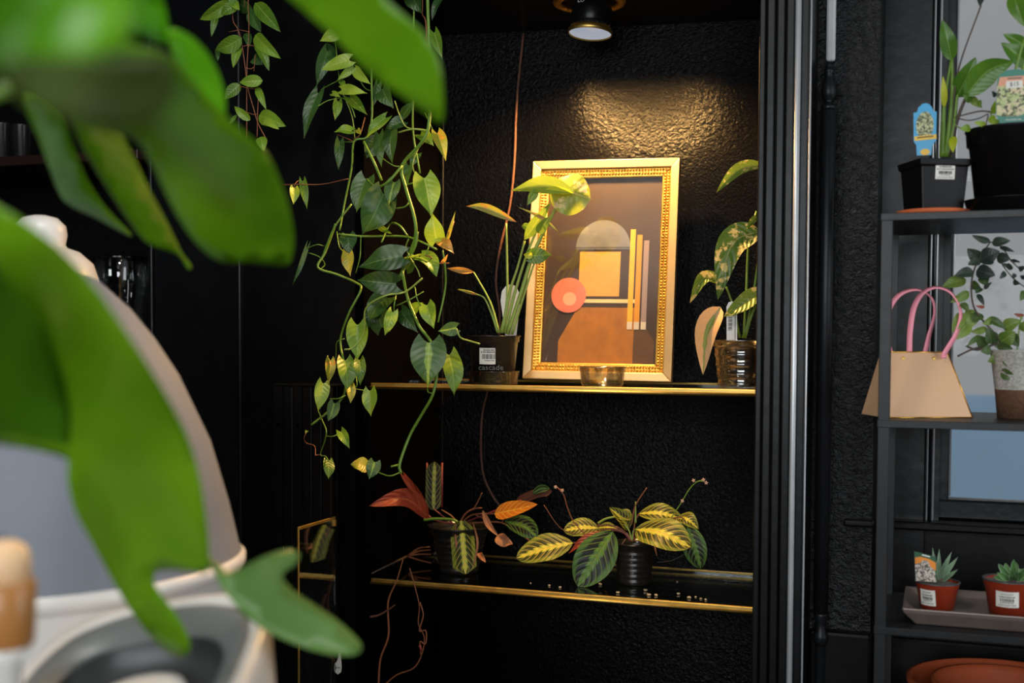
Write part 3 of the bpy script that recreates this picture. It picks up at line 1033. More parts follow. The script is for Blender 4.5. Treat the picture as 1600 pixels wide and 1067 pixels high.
patch(disc(0.215, 0.365, 0.155), lin(216, 122, 100), 6, 0.12)
patch(disc(0.225, 0.345, 0.06), lin(240, 168, 136), 7, 0.1)
MB().box(pw0 - 0.002, pw1 + 0.002, -0.0125, -0.0115, pz0 - 0.002, pz1 + 0.002, fm).build('front_glass', M['frontglass'], frame)
ey = (YB - FY) * 0.75
top = fm @ Vector((0, 0.003, FH * 0.62))
foot = Vector((top.x, min(YB - 0.02, top.y + 0.10), Z_UP + 0.001))
MB().tube([top, foot], 0.006, 8).build('easel_strut', M['ink'], frame, True)

# --- clear dish in front of the picture
dp = AT(941, YF + 0.055, Z_UP)
m1 = mpp(dp)
dish = MB().lathe([(30 * m1, 0), (33 * m1, 0.006), (36 * m1, 30 * m1), (37.5 * m1, 31 * m1), (36 * m1, 31.5 * m1), (34.6 * m1, 30 * m1), (31.5 * m1, 0.008), (0.001, 0.005)], 40, Matrix.Translation(dp), True, True)
tag(dish.build('clear_dish', M['clear'], None, True), 'empty clear plastic dish at the foot of the framed picture', 'dish')


def pot_lathe(rt, rb, h, lip=0.004, wall=0.002, ribs=0):
    p = [(rb * 0.2, 0.0), (rb, 0.0)]
    if ribs:
        for k in range(ribs):
            t0 = (k + 0.3) / ribs * 0.8; r = rb + (rt - rb) * t0
            p += [(r, h * t0), (r + 0.0012, h * (t0 + 0.02)), (r + 0.0012, h * (t0 + 0.06)), (r, h * (t0 + 0.08))]
    p += [(rt - 0.001, h * 0.86), (rt + lip * 0.4, h * 0.87), (rt + lip * 0.5, h * 0.97), (rt + lip, h * 0.975), (rt + lip, h), (rt - wall, h), (rt - wall - 0.002, h * 0.86), (rb - wall, 0.004), (0.001, 0.004)]
    return p


# --- arrowhead plant in a dark pot (left on the upper shelf)
pp = AT(771, YF + 0.075, Z_UP)
m1 = mpp(pp)
sauc = MB().lathe([(36 * m1, 0.0), (38 * m1, 0.002), (40 * m1, 20 * m1), (41 * m1, 20.5 * m1), (40 * m1, 21 * m1), (38.5 * m1, 20 * m1), (36 * m1, 0.004), (0.001, 0.003)], 40, Matrix.Translation(pp))
tag(sauc.build('clear_saucer', M['clear'], None, True), 'clear plastic saucer under the dark pot of the arrowhead plant', 'saucer')
plantS = empty('arrowhead_plant', tuple(pp), 'arrowhead plant with pale marbled leaves left of the framed picture', 'plant')
T0 = Matrix.Translation(pp + Vector((0, 0, 0.004)))
h = 73 * m1
MB().lathe(pot_lathe(39 * m1, 31 * m1, h), 40, T0).build('pot', M['pot_dark'], plantS, True)
MB().lathe([(0.001, h - 0.012), (36 * m1, h - 0.014)], 24, T0, False, False).build('soil', M['soil'], plantS, True)
fn = (CO - pp); fn.z = 0; fn.normalize()
rt = Vector((-fn.y, fn.x, 0))
cen = P(765, 556, pp.y) 
cen = pp + Vector((0, 0, (cen - pp).z)) + rt * ((765 - 771) * m1) + fn * (36.4 * m1)
sticker(plantS, face_frame(cen, rt, Vector((0, 0, 1)) + fn * 0.11), 31 * m1, 25 * m1,
        [('dash', 0.38, 0.62, 0.09), ('dash', 0.25, 0.85, 0.09), ('bar', -0.02, 0.74, 0.3), ('dash', -0.27, 0.45, 0.06)], bend=37 * m1)
cz = (P(765, 573, pp.y) - pp).z
lettering('cascade', 38 * m1, 8 * m1, face_frame(pp + Vector((0, 0, cz)) + fn * (35.2 * m1) + rt * (-4 * m1), rt, (0, 0, 1)), M['grey_ink'], plantS)
# white plant tag behind the stems
tg = P(796, 520, pp.y + 0.02)
ft = face_frame(P(797, 485, pp.y + 0.018), rt, Vector((0.03, 0, 1)))
prism_outline(ft, [(x * m1, y * m1) for x, y in [(-6, -48), (-12, -5), (-15, 15), (-13, 30), (-6, 39), (2, 41), (10, 37), (15, 25), (15, 5), (9, -48)]], 0.0008, 'plant_tag', M['white_tag'], plantS)
Bz = lambda x, y: (690 + x / 5.335, 250 + y / 5.335)
Ys = pp.y
for pts, r, mt in [
    ([(783, 520), (792, 470), (792, 400), (791, 349)], (0.0032, 0.002), 'stem_pale'),
    ([(785, 520), (797, 455), (808, 420), (820, 376)], (0.0034, 0.0022), 'stem_pale'),
    ([(793, 522), (815, 455), (834, 395), (862, 338), (880, 303)], (0.0045, 0.0042, 0.0028), 'stem_pale'),
    ([(789, 520), (808, 445), (828, 385), (850, 335)], (0.0034, 0.0024), 'stem_pale'),
    ([(780, 520), (766, 472), (740, 425)], (0.0028, 0.0016), 'stem_pale'),
    ([(778, 520), (768, 490), (757, 466), (745, 460), (733, 455), (716, 452)], (0.0026, 0.0016, 0.001), 'stem_pale'),
    ([(800, 522), (816, 470), (830, 425), (838, 402)], (0.003, 0.0018), 'stem_pale')]:
    stempx(plantS, M[mt], pts, Ys, r)
leafpx(plantS, M['syn'], Bz(895, 235), Bz(1245, 325), 66, Ys - 0.02, Ys - 0.005, 'round', up=0.35, arch=0.10, fold=-0.12, cup=-0.15, wave=0.10, nu=10, nv=14)
leafpx(plantS, M['syn_g'], Bz(1110, 268), Bz(570, 255), 27, Ys - 0.05, Ys - 0.03, 'lance', up=0.5, mid=Bz(840, 220), fold=0.5, nv=16)
leafpx(plantS, M['spath_y'], Bz(1100, 275), Bz(830, 280), 12, Ys - 0.053, Ys - 0.045, 'lance', mid=Bz(930, 250), fold=0.2)
leafpx(plantS, M['syn_g'], Bz(800, 235), Bz(712, 380), 14, Ys - 0.045, Ys - 0.055, 'lance', arch=0.05)
leafpx(plantS, M['syn_b'], Bz(625, 517), Bz(205, 385), 14, Ys - 0.01, Ys - 0.03, 'lance', mid=Bz(370, 400), fold=0.5, nv=16)
leafpx(plantS, M['syn_g'], Bz(690, 665), Bz(915, 345), 19, Ys, Ys - 0.03, 'lance', fold=0.6, arch=0.02)
leafpx(plantS, M['syn_b'], Bz(975, 600), Bz(635, 390), 6, Ys - 0.02, Ys - 0.03, 'lance', mid=Bz(830, 480), fold=0.3)
leafpx(plantS, M['syn_g'], Bz(800, 610), Bz(905, 465), 16, Ys - 0.02, Ys - 0.03, 'ovate', fold=0.5)
leafpx(plantS, M['lf'], Bz(740, 800), Bz(918, 790), 26, Ys - 0.015, Ys, 'heart', fold=0.1, arch=0.1)
leafpx(plantS, M['spath_y'], Bz(760, 800), Bz(685, 790), 11, Ys - 0.02, Ys - 0.02, 'ovate')
leafpx(plantS, M['syn_g'], Bz(740, 560), Bz(668, 545), 11, Ys, Ys + 0.01, 'ovate')
leafpx(plantS, M['lf_o'], (740, 425), (698, 419), 10, Ys, Ys - 0.02, 'lance', arch=0.1, fold=0.4)
leafpx(plantS, M['syn_b'], (748, 461), (714, 452), 4, Ys, Ys - 0.02, 'lance', arch=0.1, fold=0.4)

# --- variegated plant in a clear pot (right on the upper shelf)
pr_ = AT(1160, YF + 0.10, Z_UP)
m1 = mpp(pr_)
plantR = empty('marbled_vine_plant', tuple(pr_), 'cream-marbled leafy plant in a clear ribbed pot, half behind the pilaster', 'plant')
T0 = Matrix.Translation(pr_)
h = 75 * m1
MB().lathe(pot_lathe(47 * m1, 38 * m1, h, ribs=4), 40, T0).build('pot', M['clear'], plantR, True)
MB().lathe([(34 * m1, 0.006), (36.5 * m1, 0.008), (42.5 * m1, h - 0.014), (30 * m1, h - 0.01), (0.001, h - 0.009)], 32, T0).build('soil', M['soil'], plantR, True)
fn2 = (CO - pr_); fn2.z = 0; fn2.normalize(); rt2 = Vector((-fn2.y, fn2.x, 0))
ft = face_frame(P(1143, 502, pr_.y - 0.035), rt2, Vector((0, 0, 1)) + rt2 * -0.16)
tgR = prism_outline(ft, [(x * m1, y * m1) for x, y in [(-7, -30), (-8, 22), (-5, 29), (0, 31), (5, 29), (8, 22), (9, -30)]], 0.0008, 'plant_tag', M['white_tag'], plantR)
mb = MB(); y = -14
for k in range(11):
    mb.box(-5 * m1, 1 * m1, y * m1, (y + (1.2 if k % 3 else 0.7)) * m1, 0.0009, 0.0011, ft); y += 1.9
mb.build('barcode', M['ink'], tgR)
MB().box(5 * m1, 6.2 * m1, -28 * m1, 8 * m1, 0.0009, 0.0011, ft).build('printed_line', M['grey_ink'], tgR)
Cz = lambda x, y: (1060 + x / 2.807, 240 + y / 2.807)
YRp = pr_.y
for pts in ([(1162, 528), (1166, 460), (1170, 380), (1182, 330)], [(1160, 528), (1178, 480), (1188, 430), (1186, 366)], [(1156, 528), (1146, 480), (1135, 448)], [(1164, 528), (1176, 490), (1190, 462)], [(1164, 528), (1186, 400), (1196, 262)]):
    stempx(plantR, M['stem'], pts, YRp, (0.0028, 0.002))
leafpx(plantR, M['potho'], Cz(372, 50), Cz(165, 172), 20, YRp, YRp - 0.05, 'ovate', up=0.6, mid=Cz(265, 72), fold=0.4)
leafpx(plantR, M['potho'], Cz(362, 338), Cz(172, 642), 46, YRp, YRp - 0.05, 'ovate', up=0.6, mid=Cz(235, 400), fold=0.25, nv=16)
leafpx(plantR, M['potho'], Cz(210, 580), Cz(50, 656), 20, YRp, YRp - 0.06, 'ovate', up=0.6, mid=Cz(115, 545), fold=0.4)
leafpx(plantR, M['potho'], Cz(370, 590), Cz(200, 716), 27, YRp - 0.02, YRp - 0.06, 'ovate', up=0.6, mid=Cz(285, 660), fold=0.3)
leafpx(plantR, M['potho_c'], Cz(185, 672), Cz(108, 970), 36, YRp - 0.02, YRp - 0.05, 'ovate', mid=Cz(125, 780), fold=0.5, roll=0.2)
leafpx(plantR, M['potho'], Cz(345, 270), Cz(298, 330), 10, YRp, YRp - 0.02, 'lance')

# --- prayer plants on the lower shelf


def ribbed_pot(parent, p, rt_px, rb_px, h_px, mat=None):
    m1 = mpp(p); T0 = Matrix.Translation(p)
    h = h_px * m1
    MB().lathe(pot_lathe(rt_px * m1, rb_px * m1, h, ribs=6), 40, T0).build('pot', mat or M['pot_dark'], parent, True)
    MB().lathe([(0.001, h - 0.008), (rt_px * 0.5 * m1, h - 0.009), (rt_px * 0.93 * m1, h - 0.014)], 24, T0, False, False).build('soil', M['soil'], parent, True)
    return m1


pA = PZ(717, 893, Z_LO) + Vector((0, 0, 0.001)); YA = pA.y
mA = empty('prayer_plant', tuple(pA), 'prayer plant with red-backed leaves in a dark pot at the left of the lower shelf', 'plant')
ribbed_pot(mA, pA, 47, 29, 72)
Dz = lambda x, y: (570 + x / 5.08, 710 + y / 5.08)
cA = Dz(745, 520)
for pts, r, mt in [
    ([Dz(745, 560), Dz(800, 470), Dz(870, 430), Dz(930, 425)], (0.0022, 0.0016), 'stem_brown'),
    ([Dz(860, 440), Dz(900, 370), Dz(930, 305)], (0.0016, 0.001), 'stem_brown'),
    ([Dz(735, 555), Dz(690, 490), Dz(610, 440)], (0.0022, 0.0014), 'stem_brown'),
    ([Dz(740, 540), Dz(690, 515), Dz(560, 510), Dz(470, 520)], (0.0034, 0.0034), 'stem'),
    ([Dz(720, 560), Dz(620, 490), Dz(545, 430)], (0.002, 0.0014), 'stem_red'),
    ([Dz(750, 560), Dz(850, 480), Dz(1000, 470), Dz(1040, 470)], (0.002, 0.0016), 'stem_brown'),
    ([Dz(760, 560), Dz(900, 540), Dz(1080, 540), Dz(1200, 610), Dz(1310, 685)], (0.002, 0.0016), 'stem_brown'),
    ([Dz(880, 480), Dz(940, 510), Dz(960, 540)], (0.0016, 0.0012), 'stem_brown'),
    ([Dz(760, 550), Dz(1000, 460), Dz(1220, 370), Dz(1240, 360)], (0.0018, 0.0016), 'stem_red'),
    ([Dz(740, 560), Dz(560, 520), Dz(500, 480)], (0.0022, 0.002), 'stem_red'),
    ([Dz(1090, 535), Dz(1130, 470), Dz(1190, 390)], (0.0014, 0.001), 'stem_brown')]:
    stempx(mA, M[mt], pts, YA, r)
leafpx(mA, M['mar_r'], Dz(510, 500), Dz(32, 408), 30, YA - 0.05, 2.20, 'ovate', mid=Dz(310, 350), fold=0.5, roll=0.3, nv=16)
leafpx(mA, M['mar_r'], Dz(480, 440), Dz(300, 130), 16, YA - 0.04, 2.27, 'lance', fold=0.7, arch=0.03)
leafpx(mA, M['mar_r'], Dz(410, 310), Dz(275, 140), 9, 2.28, 2.26, 'lance', fold=0.7, arch=0.03)
leafpx(mA, M['mar_s'], Dz(545, 440), Dz(553, 58), 26, YA + 0.02, YA + 0.02, 'strip', fold=-0.3, arch=0.0, wave=0.02)
for dx in (-58, 62):
    a_, b_ = P(*Dz(550 + dx, 420), YA + 0.022), P(*Dz(552 + dx, 66), YA + 0.022)
    MB().tube([a_, b_], 0.0022, 8).build('rolled_edge', M['stem_red'], mA, True)
leafpx(mA, M['mar'], Dz(765, 525), Dz(800, 948), 37, YA - 0.045, YA - 0.085, 'strip', up=0.6, fold=-0.25, arch=0.06, cup=-0.2, nv=16)
for dx0, dx1 in ((-45, -70), (95, 110)):
    MB().tube([P(*Dz(765 + dx0, 545), YA - 0.05), P(*Dz(790 + dx1 * 0.95, 700), YA - 0.068), P(*Dz(800 + dx1 * 0.6, 880), YA - 0.076)], (0.001, 0.003, 0.0015), 6).build('rolled_edge', M['dry'], mA, True)
leafpx(mA, M['mar_o'], Dz(1030, 470), Dz(1372, 395), 26, YA - 0.03, YA - 0.05, 'ovate', up=0.8, mid=Dz(1180, 440), fold=0.2)
leafpx(mA, M['mar_d'], Dz(1110, 530), Dz(1370, 660), 32, YA, YA - 0.01, 'ellip', mid=Dz(1270, 570), fold=0.1)
leafpx(mA, M['mar_p'], Dz(1210, 375), Dz(1485, 290), 14, YA + 0.03, YA + 0.03, 'strip', mid=Dz(1360, 310), fold=0.5)
leafpx(mA, M['mar_d'], Dz(1330, 310), Dz(1470, 270), 12, YA + 0.025, YA + 0.025, 'ellip', mid=Dz(1400, 270))
leafpx(mA, M['dry'], Dz(935, 440), Dz(1070, 660), 10, YA - 0.04, YA - 0.06, 'lance', mid=Dz(985, 560), fold=0.5)
leafpx(mA, M['dry'], Dz(1050, 640), Dz(1175, 715), 20, YA - 0.06, YA - 0.07, 'ovate', fold=0.5, mid=Dz(1110, 690), wave=0.3)
leafpx(mA, M['dry'], Dz(905, 780), Dz(960, 860), 9, YA - 0.03, YA - 0.05, 'ovate', fold=0.5, wave=0.3)

pB = PZ(991, 911, Z_LO) + Vector((0, 0, 0.001)); YBp = pB.y
mBp = empty('prayer_plant', tuple(pB), 'spreading prayer plant with yellow-veined leaves in a ribbed pot, right on the lower shelf', 'plant')
ribbed_pot(mBp, pB, 31, 26, 64)
Ez = lambda x, y: (790 + x / 4.848, 730 + y / 4.848)
for pts, r, mt in [
    ([Ez(960, 560), Ez(900, 490), Ez(760, 470), Ez(560, 560), Ez(500, 575)], (0.0022, 0.0016), 'stem_brown'),
    ([Ez(960, 560), Ez(880, 470), Ez(780, 440), Ez(690, 440)], (0.0022, 0.0016), 'stem_brown'),
    ([Ez(950, 560), Ez(900, 500), Ez(840, 480), Ez(800, 480)], (0.0022, 0.0018), 'stem_red'),
    ([Ez(960, 560), Ez(970, 480), Ez(1000, 465)], (0.0022, 0.0018), 'stem_pale'),
    ([Ez(965, 560), Ez(980, 420), Ez(1010, 350)], (0.0022, 0.0016), 'stem_brown'),
    ([Ez(960, 560), Ez(1100, 440), Ez(1300, 380), Ez(1355, 395)], (0.002, 0.0016), 'stem_brown'),
    ([Ez(955, 560), Ez(930, 470), Ez(850, 390)], (0.002, 0.0016), 'stem_pale'),
    ([Ez(700, 425), Ez(760, 390), Ez(830, 375)], (0.0026, 0.002), 'stem_pale'),
    ([Ez(600, 505), Ez(520, 420), Ez(470, 310), Ez(440, 210), Ez(395, 155)], (0.0012, 0.0012, 0.0014), 'stem_brown'),
    ([Ez(620, 525), Ez(500, 500), Ez(400, 445), Ez(290, 285)], (0.0012, 0.0008), 'stem_brown'),
    ([Ez(955, 430), Ez(975, 320), Ez(1000, 260), Ez(1070, 155)], (0.002, 0.0012), 'stem_brown'),
    ([Ez(985, 420), Ez(985, 350), Ez(985, 260)], (0.0028, 0.001), 'stem_pale'),
    ([Ez(1235, 410), Ez(1330, 270), Ez(1390, 170), Ez(1450, 110), Ez(1505, 105)], (0.0011, 0.0014, 0.0012), 'stem'),
    ([Ez(910, 540), Ez(850, 630), Ez(790, 740), Ez(755, 805)], (0.001, 0.0028, 0.0012), 'dry'),
    ([Ez(1130, 600), Ez(1145, 670)], (0.0022, 0.001), 'dry'),
    ([Ez(1150, 720), Ez(1260, 705), Ez(1350, 660)], (0.0008, 0.0008), 'stem_dark')]:
    stempx(mBp, M[mt], pts, YBp - 0.01, r)
L = lambda mt, b, t, w, y0, y1, kind='ellip', up=1.0, **k: leafpx(mBp, M[mt], Ez(*b), Ez(*t), w, YBp + y0, YBp + y1, kind, up=up, **k)
L('mar', (512, 572), (82, 690), 42, -0.02, -0.06, fold=0.08, arch=0.05, nv=18, mid=(850, 857))
L('mar', (705, 460), (440, 480), 29, 0.02, 0.0, fold=0.1, nv=16)
L('mar_d', (810, 485), (545, 905), 62, -0.03, -0.08, up=0.1, fold=0.1, arch=0.08, nv=18)
L('mar_r', (745, 485), (475, 655), 13, -0.022, -0.05, 'lance', fold=0.5)
L('mar', (985, 470), (1402, 605), 50, -0.03, -0.07, fold=0.08, arch=0.12, nv=18)
L('mar', (1005, 350), (1345, 400), 28, 0.03, 0.03, fold=0.15, arch=0.12, nv=16)
L('mar', (1300, 380), (1465, 470), 24, 0.02, 0.0, 'ovate', arch=0.2)
L('mar_d', (1370, 430), (1480, 768), 37, 0.0, -0.01, up=0.2, arch=0.12, nv=16)
L('mar', (935, 470), (785, 305), 22, 0.0, -0.02, 'ovate', fold=0.5)
L('mar', (850, 340), (955, 395), 17, 0.0, 0.0, 'ellip', fold=0.3)
L('mar', (700, 460), (850, 465), 14, 0.01, 0.0, 'ovate')
for q, (x, y) in enumerate(((380, 150), (430, 175), (1425, 100), (1500, 95), (1520, 118), (1340, 255))):
    c0 = P(*Ez(x, y), YBp - 0.01)
    mb = MB()
    for k in range(5):
        a = k * 1.256 + q
        mb.tube([c0, c0 + Vector((math.cos(a) * 0.004, -0.001, math.sin(a) * 0.004))], (0.0018, 0.0006), 5)
    mb.build('flower', M['pink_flower'], mBp, True)

# crumbs of perlite and soil
for k, (x, y, r) in enumerate([(330, 900, 1), (412, 914, 1), (715, 893, 1.5), (850, 955, 1.3), (1060, 940, 1.6), (1085, 972, 1.4), (1140, 975, 1.3), (1310, 966, 1.6), (1390, 994, 1.5), (1480, 1000, 1), (1515, 1008, 1), (1300, 870, .7), (190, 880, .6), (1440, 985, .8)]):
    p = PZ(*Ez(x, y), Z_LO)
    rr = 0.0023 * r
    bm = bmesh.new(); bmesh.ops.create_icosphere(bm, subdivisions=1, radius=rr)
    rn = random.Random(k)
    for v_ in bm.verts:
        v_.co *= rn.uniform(0.7, 1.25); v_.co.z *= 0.75; v_.co.x *= 1.3
        v_.co += p + Vector((0, 0, rr * 0.7))
    me = bpy.data.meshes.new('crumb'); bm.to_mesh(me); bm.free()
    tag(link('potting_crumb', me, M['crumb'], None, False), 'tiny pale crumb of potting mix on the lower glass shelf', 'crumb', 'crumbs on the lower glass shelf')

# --- dried stems at the left end of the lower shelf
Gz = lambda x, y: (400 + x / 2.9075, 700 + y / 2.9075)
q0 = PZ(*Gz(525, 572), Z_LO)
dry = empty('dried_stem', tuple(q0), 'dried forked brown stem lying at the left end of the lower shelf', 'stem')
ydr = pA.y + 0.03
stempx(dry, M['stem_dark'], [Gz(525, 570) + (2.235,), Gz(610, 528) + (2.29,), Gz(690, 490)], ydr, (0.0014, 0.0026), 'stem')
for pts in ([Gz(690, 490), Gz(740, 455), Gz(790, 449)], [Gz(690, 490), Gz(740, 482), Gz(795, 482)], [Gz(690, 492), Gz(740, 508), Gz(796, 522)], [Gz(700, 488), Gz(740, 468), Gz(792, 462)]):
    stempx(dry, M['stem_brown'], pts, ydr, (0.0024, 0.0014), 'fork')
rootA = empty('hanging_root', tuple(P(*Gz(665, 512), 2.232)), 'long brown dried root hanging below the left end of the lower shelf', 'root')
stempx(rootA, M['stem_brown'], [Gz(668, 505), Gz(640, 600), Gz(600, 700), Gz(602, 850), Gz(565, 960), Gz(555, 1100)], 2.232, (0.0012, 0.0022, 0.0022), 'strand')
stempx(rootA, M['cord'], [Gz(518, 768), Gz(560, 758), Gz(600, 735), Gz(632, 712)], 2.227, (0.003, 0.0012), 'strand')
rootB = empty('hanging_root', tuple(P(*Gz(700, 545), 2.232)), 'knotted brown dried root hanging next to the long one below the lower shelf', 'root')
stempx(rootB, M['stem_brown'], [Gz(698, 545), Gz(725, 640), Gz(742, 720), Gz(738, 800), Gz(765, 860), Gz(752, 940), Gz(715, 1000), Gz(640, 1030), Gz(585, 1075)], 2.232, (0.001, 0.0014, 0.0016), 'strand')
stempx(rootB, M['stem_brown'], [Gz(745, 700), Gz(760, 760), Gz(742, 830), Gz(772, 830), Gz(770, 890), Gz(745, 880), Gz(750, 945)], 2.229, 0.0015, 'strand')
stempx(rootB, M['stem_red'], [Gz(744, 895), Gz(752, 925)], 2.227, (0.0035, 0.002), 'knot')

# --- brass-edged glass panel by the column
GY = 1.93
g0 = P(467, 823, GY); g1 = P(523, 807, GY)
g1 = Vector((g0.x, 0, g0.z))
# depth where the rail's far end shows in column 523
best = min((abs(proj((g0.x, y / 1000, g0.z))[0] - 523), y / 1000) for y in range(1930, 2300, 2))[1]
ybk = min(best, 2.215)
pan = empty('brass_edged_panel', (g0.x, GY, 0), 'upright glass panel with brass edges standing against the black column', 'panel')
MB().box(g0.x - 0.0018, g0.x + 0.0018, GY - 0.004, GY, 0, g0.z).build('front_edge', M['brass'], pan, False, 0.001)
MB().box(g0.x - 0.0018, g0.x + 0.0018, GY, ybk, g0.z - 0.006, g0.z).build('top_edge', M['brass'], pan, False, 0.001)
MB().box(g0.x - 0.001, g0.x + 0.001, GY, ybk, 0.02, g0.z - 0.006).build('glass_plate', M['glass'], pan)
MB().box(g0.x - 0.003, g0.x + 0.003, ybk - 0.006, ybk, g0.z - 0.018, g0.z - 0.006).build('bracket', M['brass'], pan)

# --- white label on a dark stake below
tq = P(528, 1036, 2.12)
stk = empty('plant_label', (tq.x, 2.12, tq.z - 0.25), 'white plant label with a letter T on a dark stake, low by the column', 'label')
m1 = mpp(tq)
stempx(stk, M['stem_dark'], [(518, 1010), (519, 1035), (517, 1067), (516, 1200)], 2.122, 0.0012, 'stake')
ft = face_frame(tq, (0.94, 0.33, 0), (0.08, 0, 1))
tl = prism_outline(ft, [(x * m1, y * m1) for x, y in [(-6, -8), (-5, -14), (0, -18), (5, -14), (6, -6), (5, 8), (3, 28), (0, 28), (1, 10), (-2, 2), (-5, 0)]], 0.0008, 'tag', M['white_tag'], stk)
lettering('T', 6 * m1, 8 * m1, ft @ Matrix.Translation((0, -7 * m1, 0.001)) @ Matrix.Rotation(math.radians(90), 4, 'Z'), M['ink'], tl)

# --- black slatted stand with two round holes, by the column
bq = P(427, 602, 2.128)
bst = empty('slatted_stand', (bq.x, 2.128, 0), 'glossy black slatted box with two round holes below the trailing vine', 'box')
ang = math.radians(7)
Mb = Matrix.Translation((bq.x, 2.128, 0)) @ Matrix.Rotation(ang, 4, 'Z')
mz = mpp(bq); zt_ = bq.z
wd = 16 * mz
for i in range(6):
    x0 = i * wd
    hole = i in (0, 2)
    if not hole:
        MB().box(x0 + 0.0006, x0 + wd - 0.0006, 0, 0.012, 0, zt_ - 0.001, Mb).build('slat', M['black_paint'], bst, False, 0.0015)
    else:
        # slat with a round hole: ring of quads around the hole
        cx, cz_, r = x0 + wd / 2, zt_ - 62 * mz, 3.6 * mz
        n = 24
        vs_, fs_ = [], []
        for y in (0, 0.012):
            for k in range(n):
                a = 2 * math.pi * k / n
                vs_.append((cx + r * math.cos(a), y, cz_ + r * math.sin(a)))
            for k in range(n):
                a = 2 * math.pi * k / n
                ca, sa = math.cos(a), math.sin(a); s_ = (wd / 2 - 0.0006) / max(abs(ca), abs(sa))
                vs_.append((cx + s_ * ca, y, cz_ + s_ * sa))
        for b_ in (0, 2 * n):
            for k in range(n):
                k2 = (k + 1) % n
                q = (b_ + k, b_ + k2, b_ + n + k2, b_ + n + k)
                fs_.append(q if b_ else tuple(reversed(q)))
        for k in range(n):
            k2 = (k + 1) % n
            fs_.append((k, k2, 2 * n + k2, 2 * n + k))
        mb = MB().add([Mb @ Vector(q) for q in vs_], fs_)
        mb.box(x0 + 0.0006, x0 + wd - 0.0006, 0, 0.012, cz_ + wd / 2 - 0.0006, zt_ - 0.001, Mb)
        mb.box(x0 + 0.0006, x0 + wd - 0.0006, 0, 0.012, 0, cz_ - wd / 2 + 0.0006, Mb)
        mb.build('slat', M['black_paint'], bst)
MB().box(-0.001, 6 * wd + 0.001, -0.002, 0.075, zt_ - 0.001, zt_ + 0.003, Mb).build('top', M['black_paint'], bst, False, 0.001)
MB().box(0.001, 6 * wd, 0.03, 0.035, 0, zt_ - 0.001, Mb).build('inner_board', M['black_paint'], bst)


# ================================================================== trailing heart-leaf vine
YV = 2.10
A4 = lambda x, y: (420 + x / 2.667, y / 2.667)
A5 = lambda x, y: (420 + x / 2.541, 350 + y / 2.541)
hb = P(590, -120, YV + 0.02)
vine = empty('trailing_vine', tuple(hb), 'long trailing heart-leaf vine hanging in front of the alcove', 'plant')
m1 = mpp(hb)
T0 = Matrix.Translation((hb.x, YV + 0.03, hb.z - 0.02))
MB().lathe(pot_lathe(80 * m1, 58 * m1, 0.13), 36, T0).build('pot', M['pot_black'], vine, True)
MB().lathe([(0.001, 0.118), (74 * m1, 0.112)], 24, T0, False, False).build('soil', M['soil'], vine, True)
for k in range(3):
    a = k * 2.094 + 0.4
    MB().tube([T0 @ Vector((80 * m1 * math.cos(a), 80 * m1 * math.sin(a), 0.13)), T0 @ Vector((0, 0, 0.45))], 0.0012, 5).build('hanger_wire', M['metal'], vine, True)
MB().tube([T0 @ Vector((0, 0, 0.45)), T0 @ Vector((0, 0, 2.75 - hb.z + 0.02))], 0.0016, 5).build('hanger_wire', M['metal'], vine, True)
rv = random.Random(3)


def V4(p): return A4(*p)
def V5(p): return A5(*p)


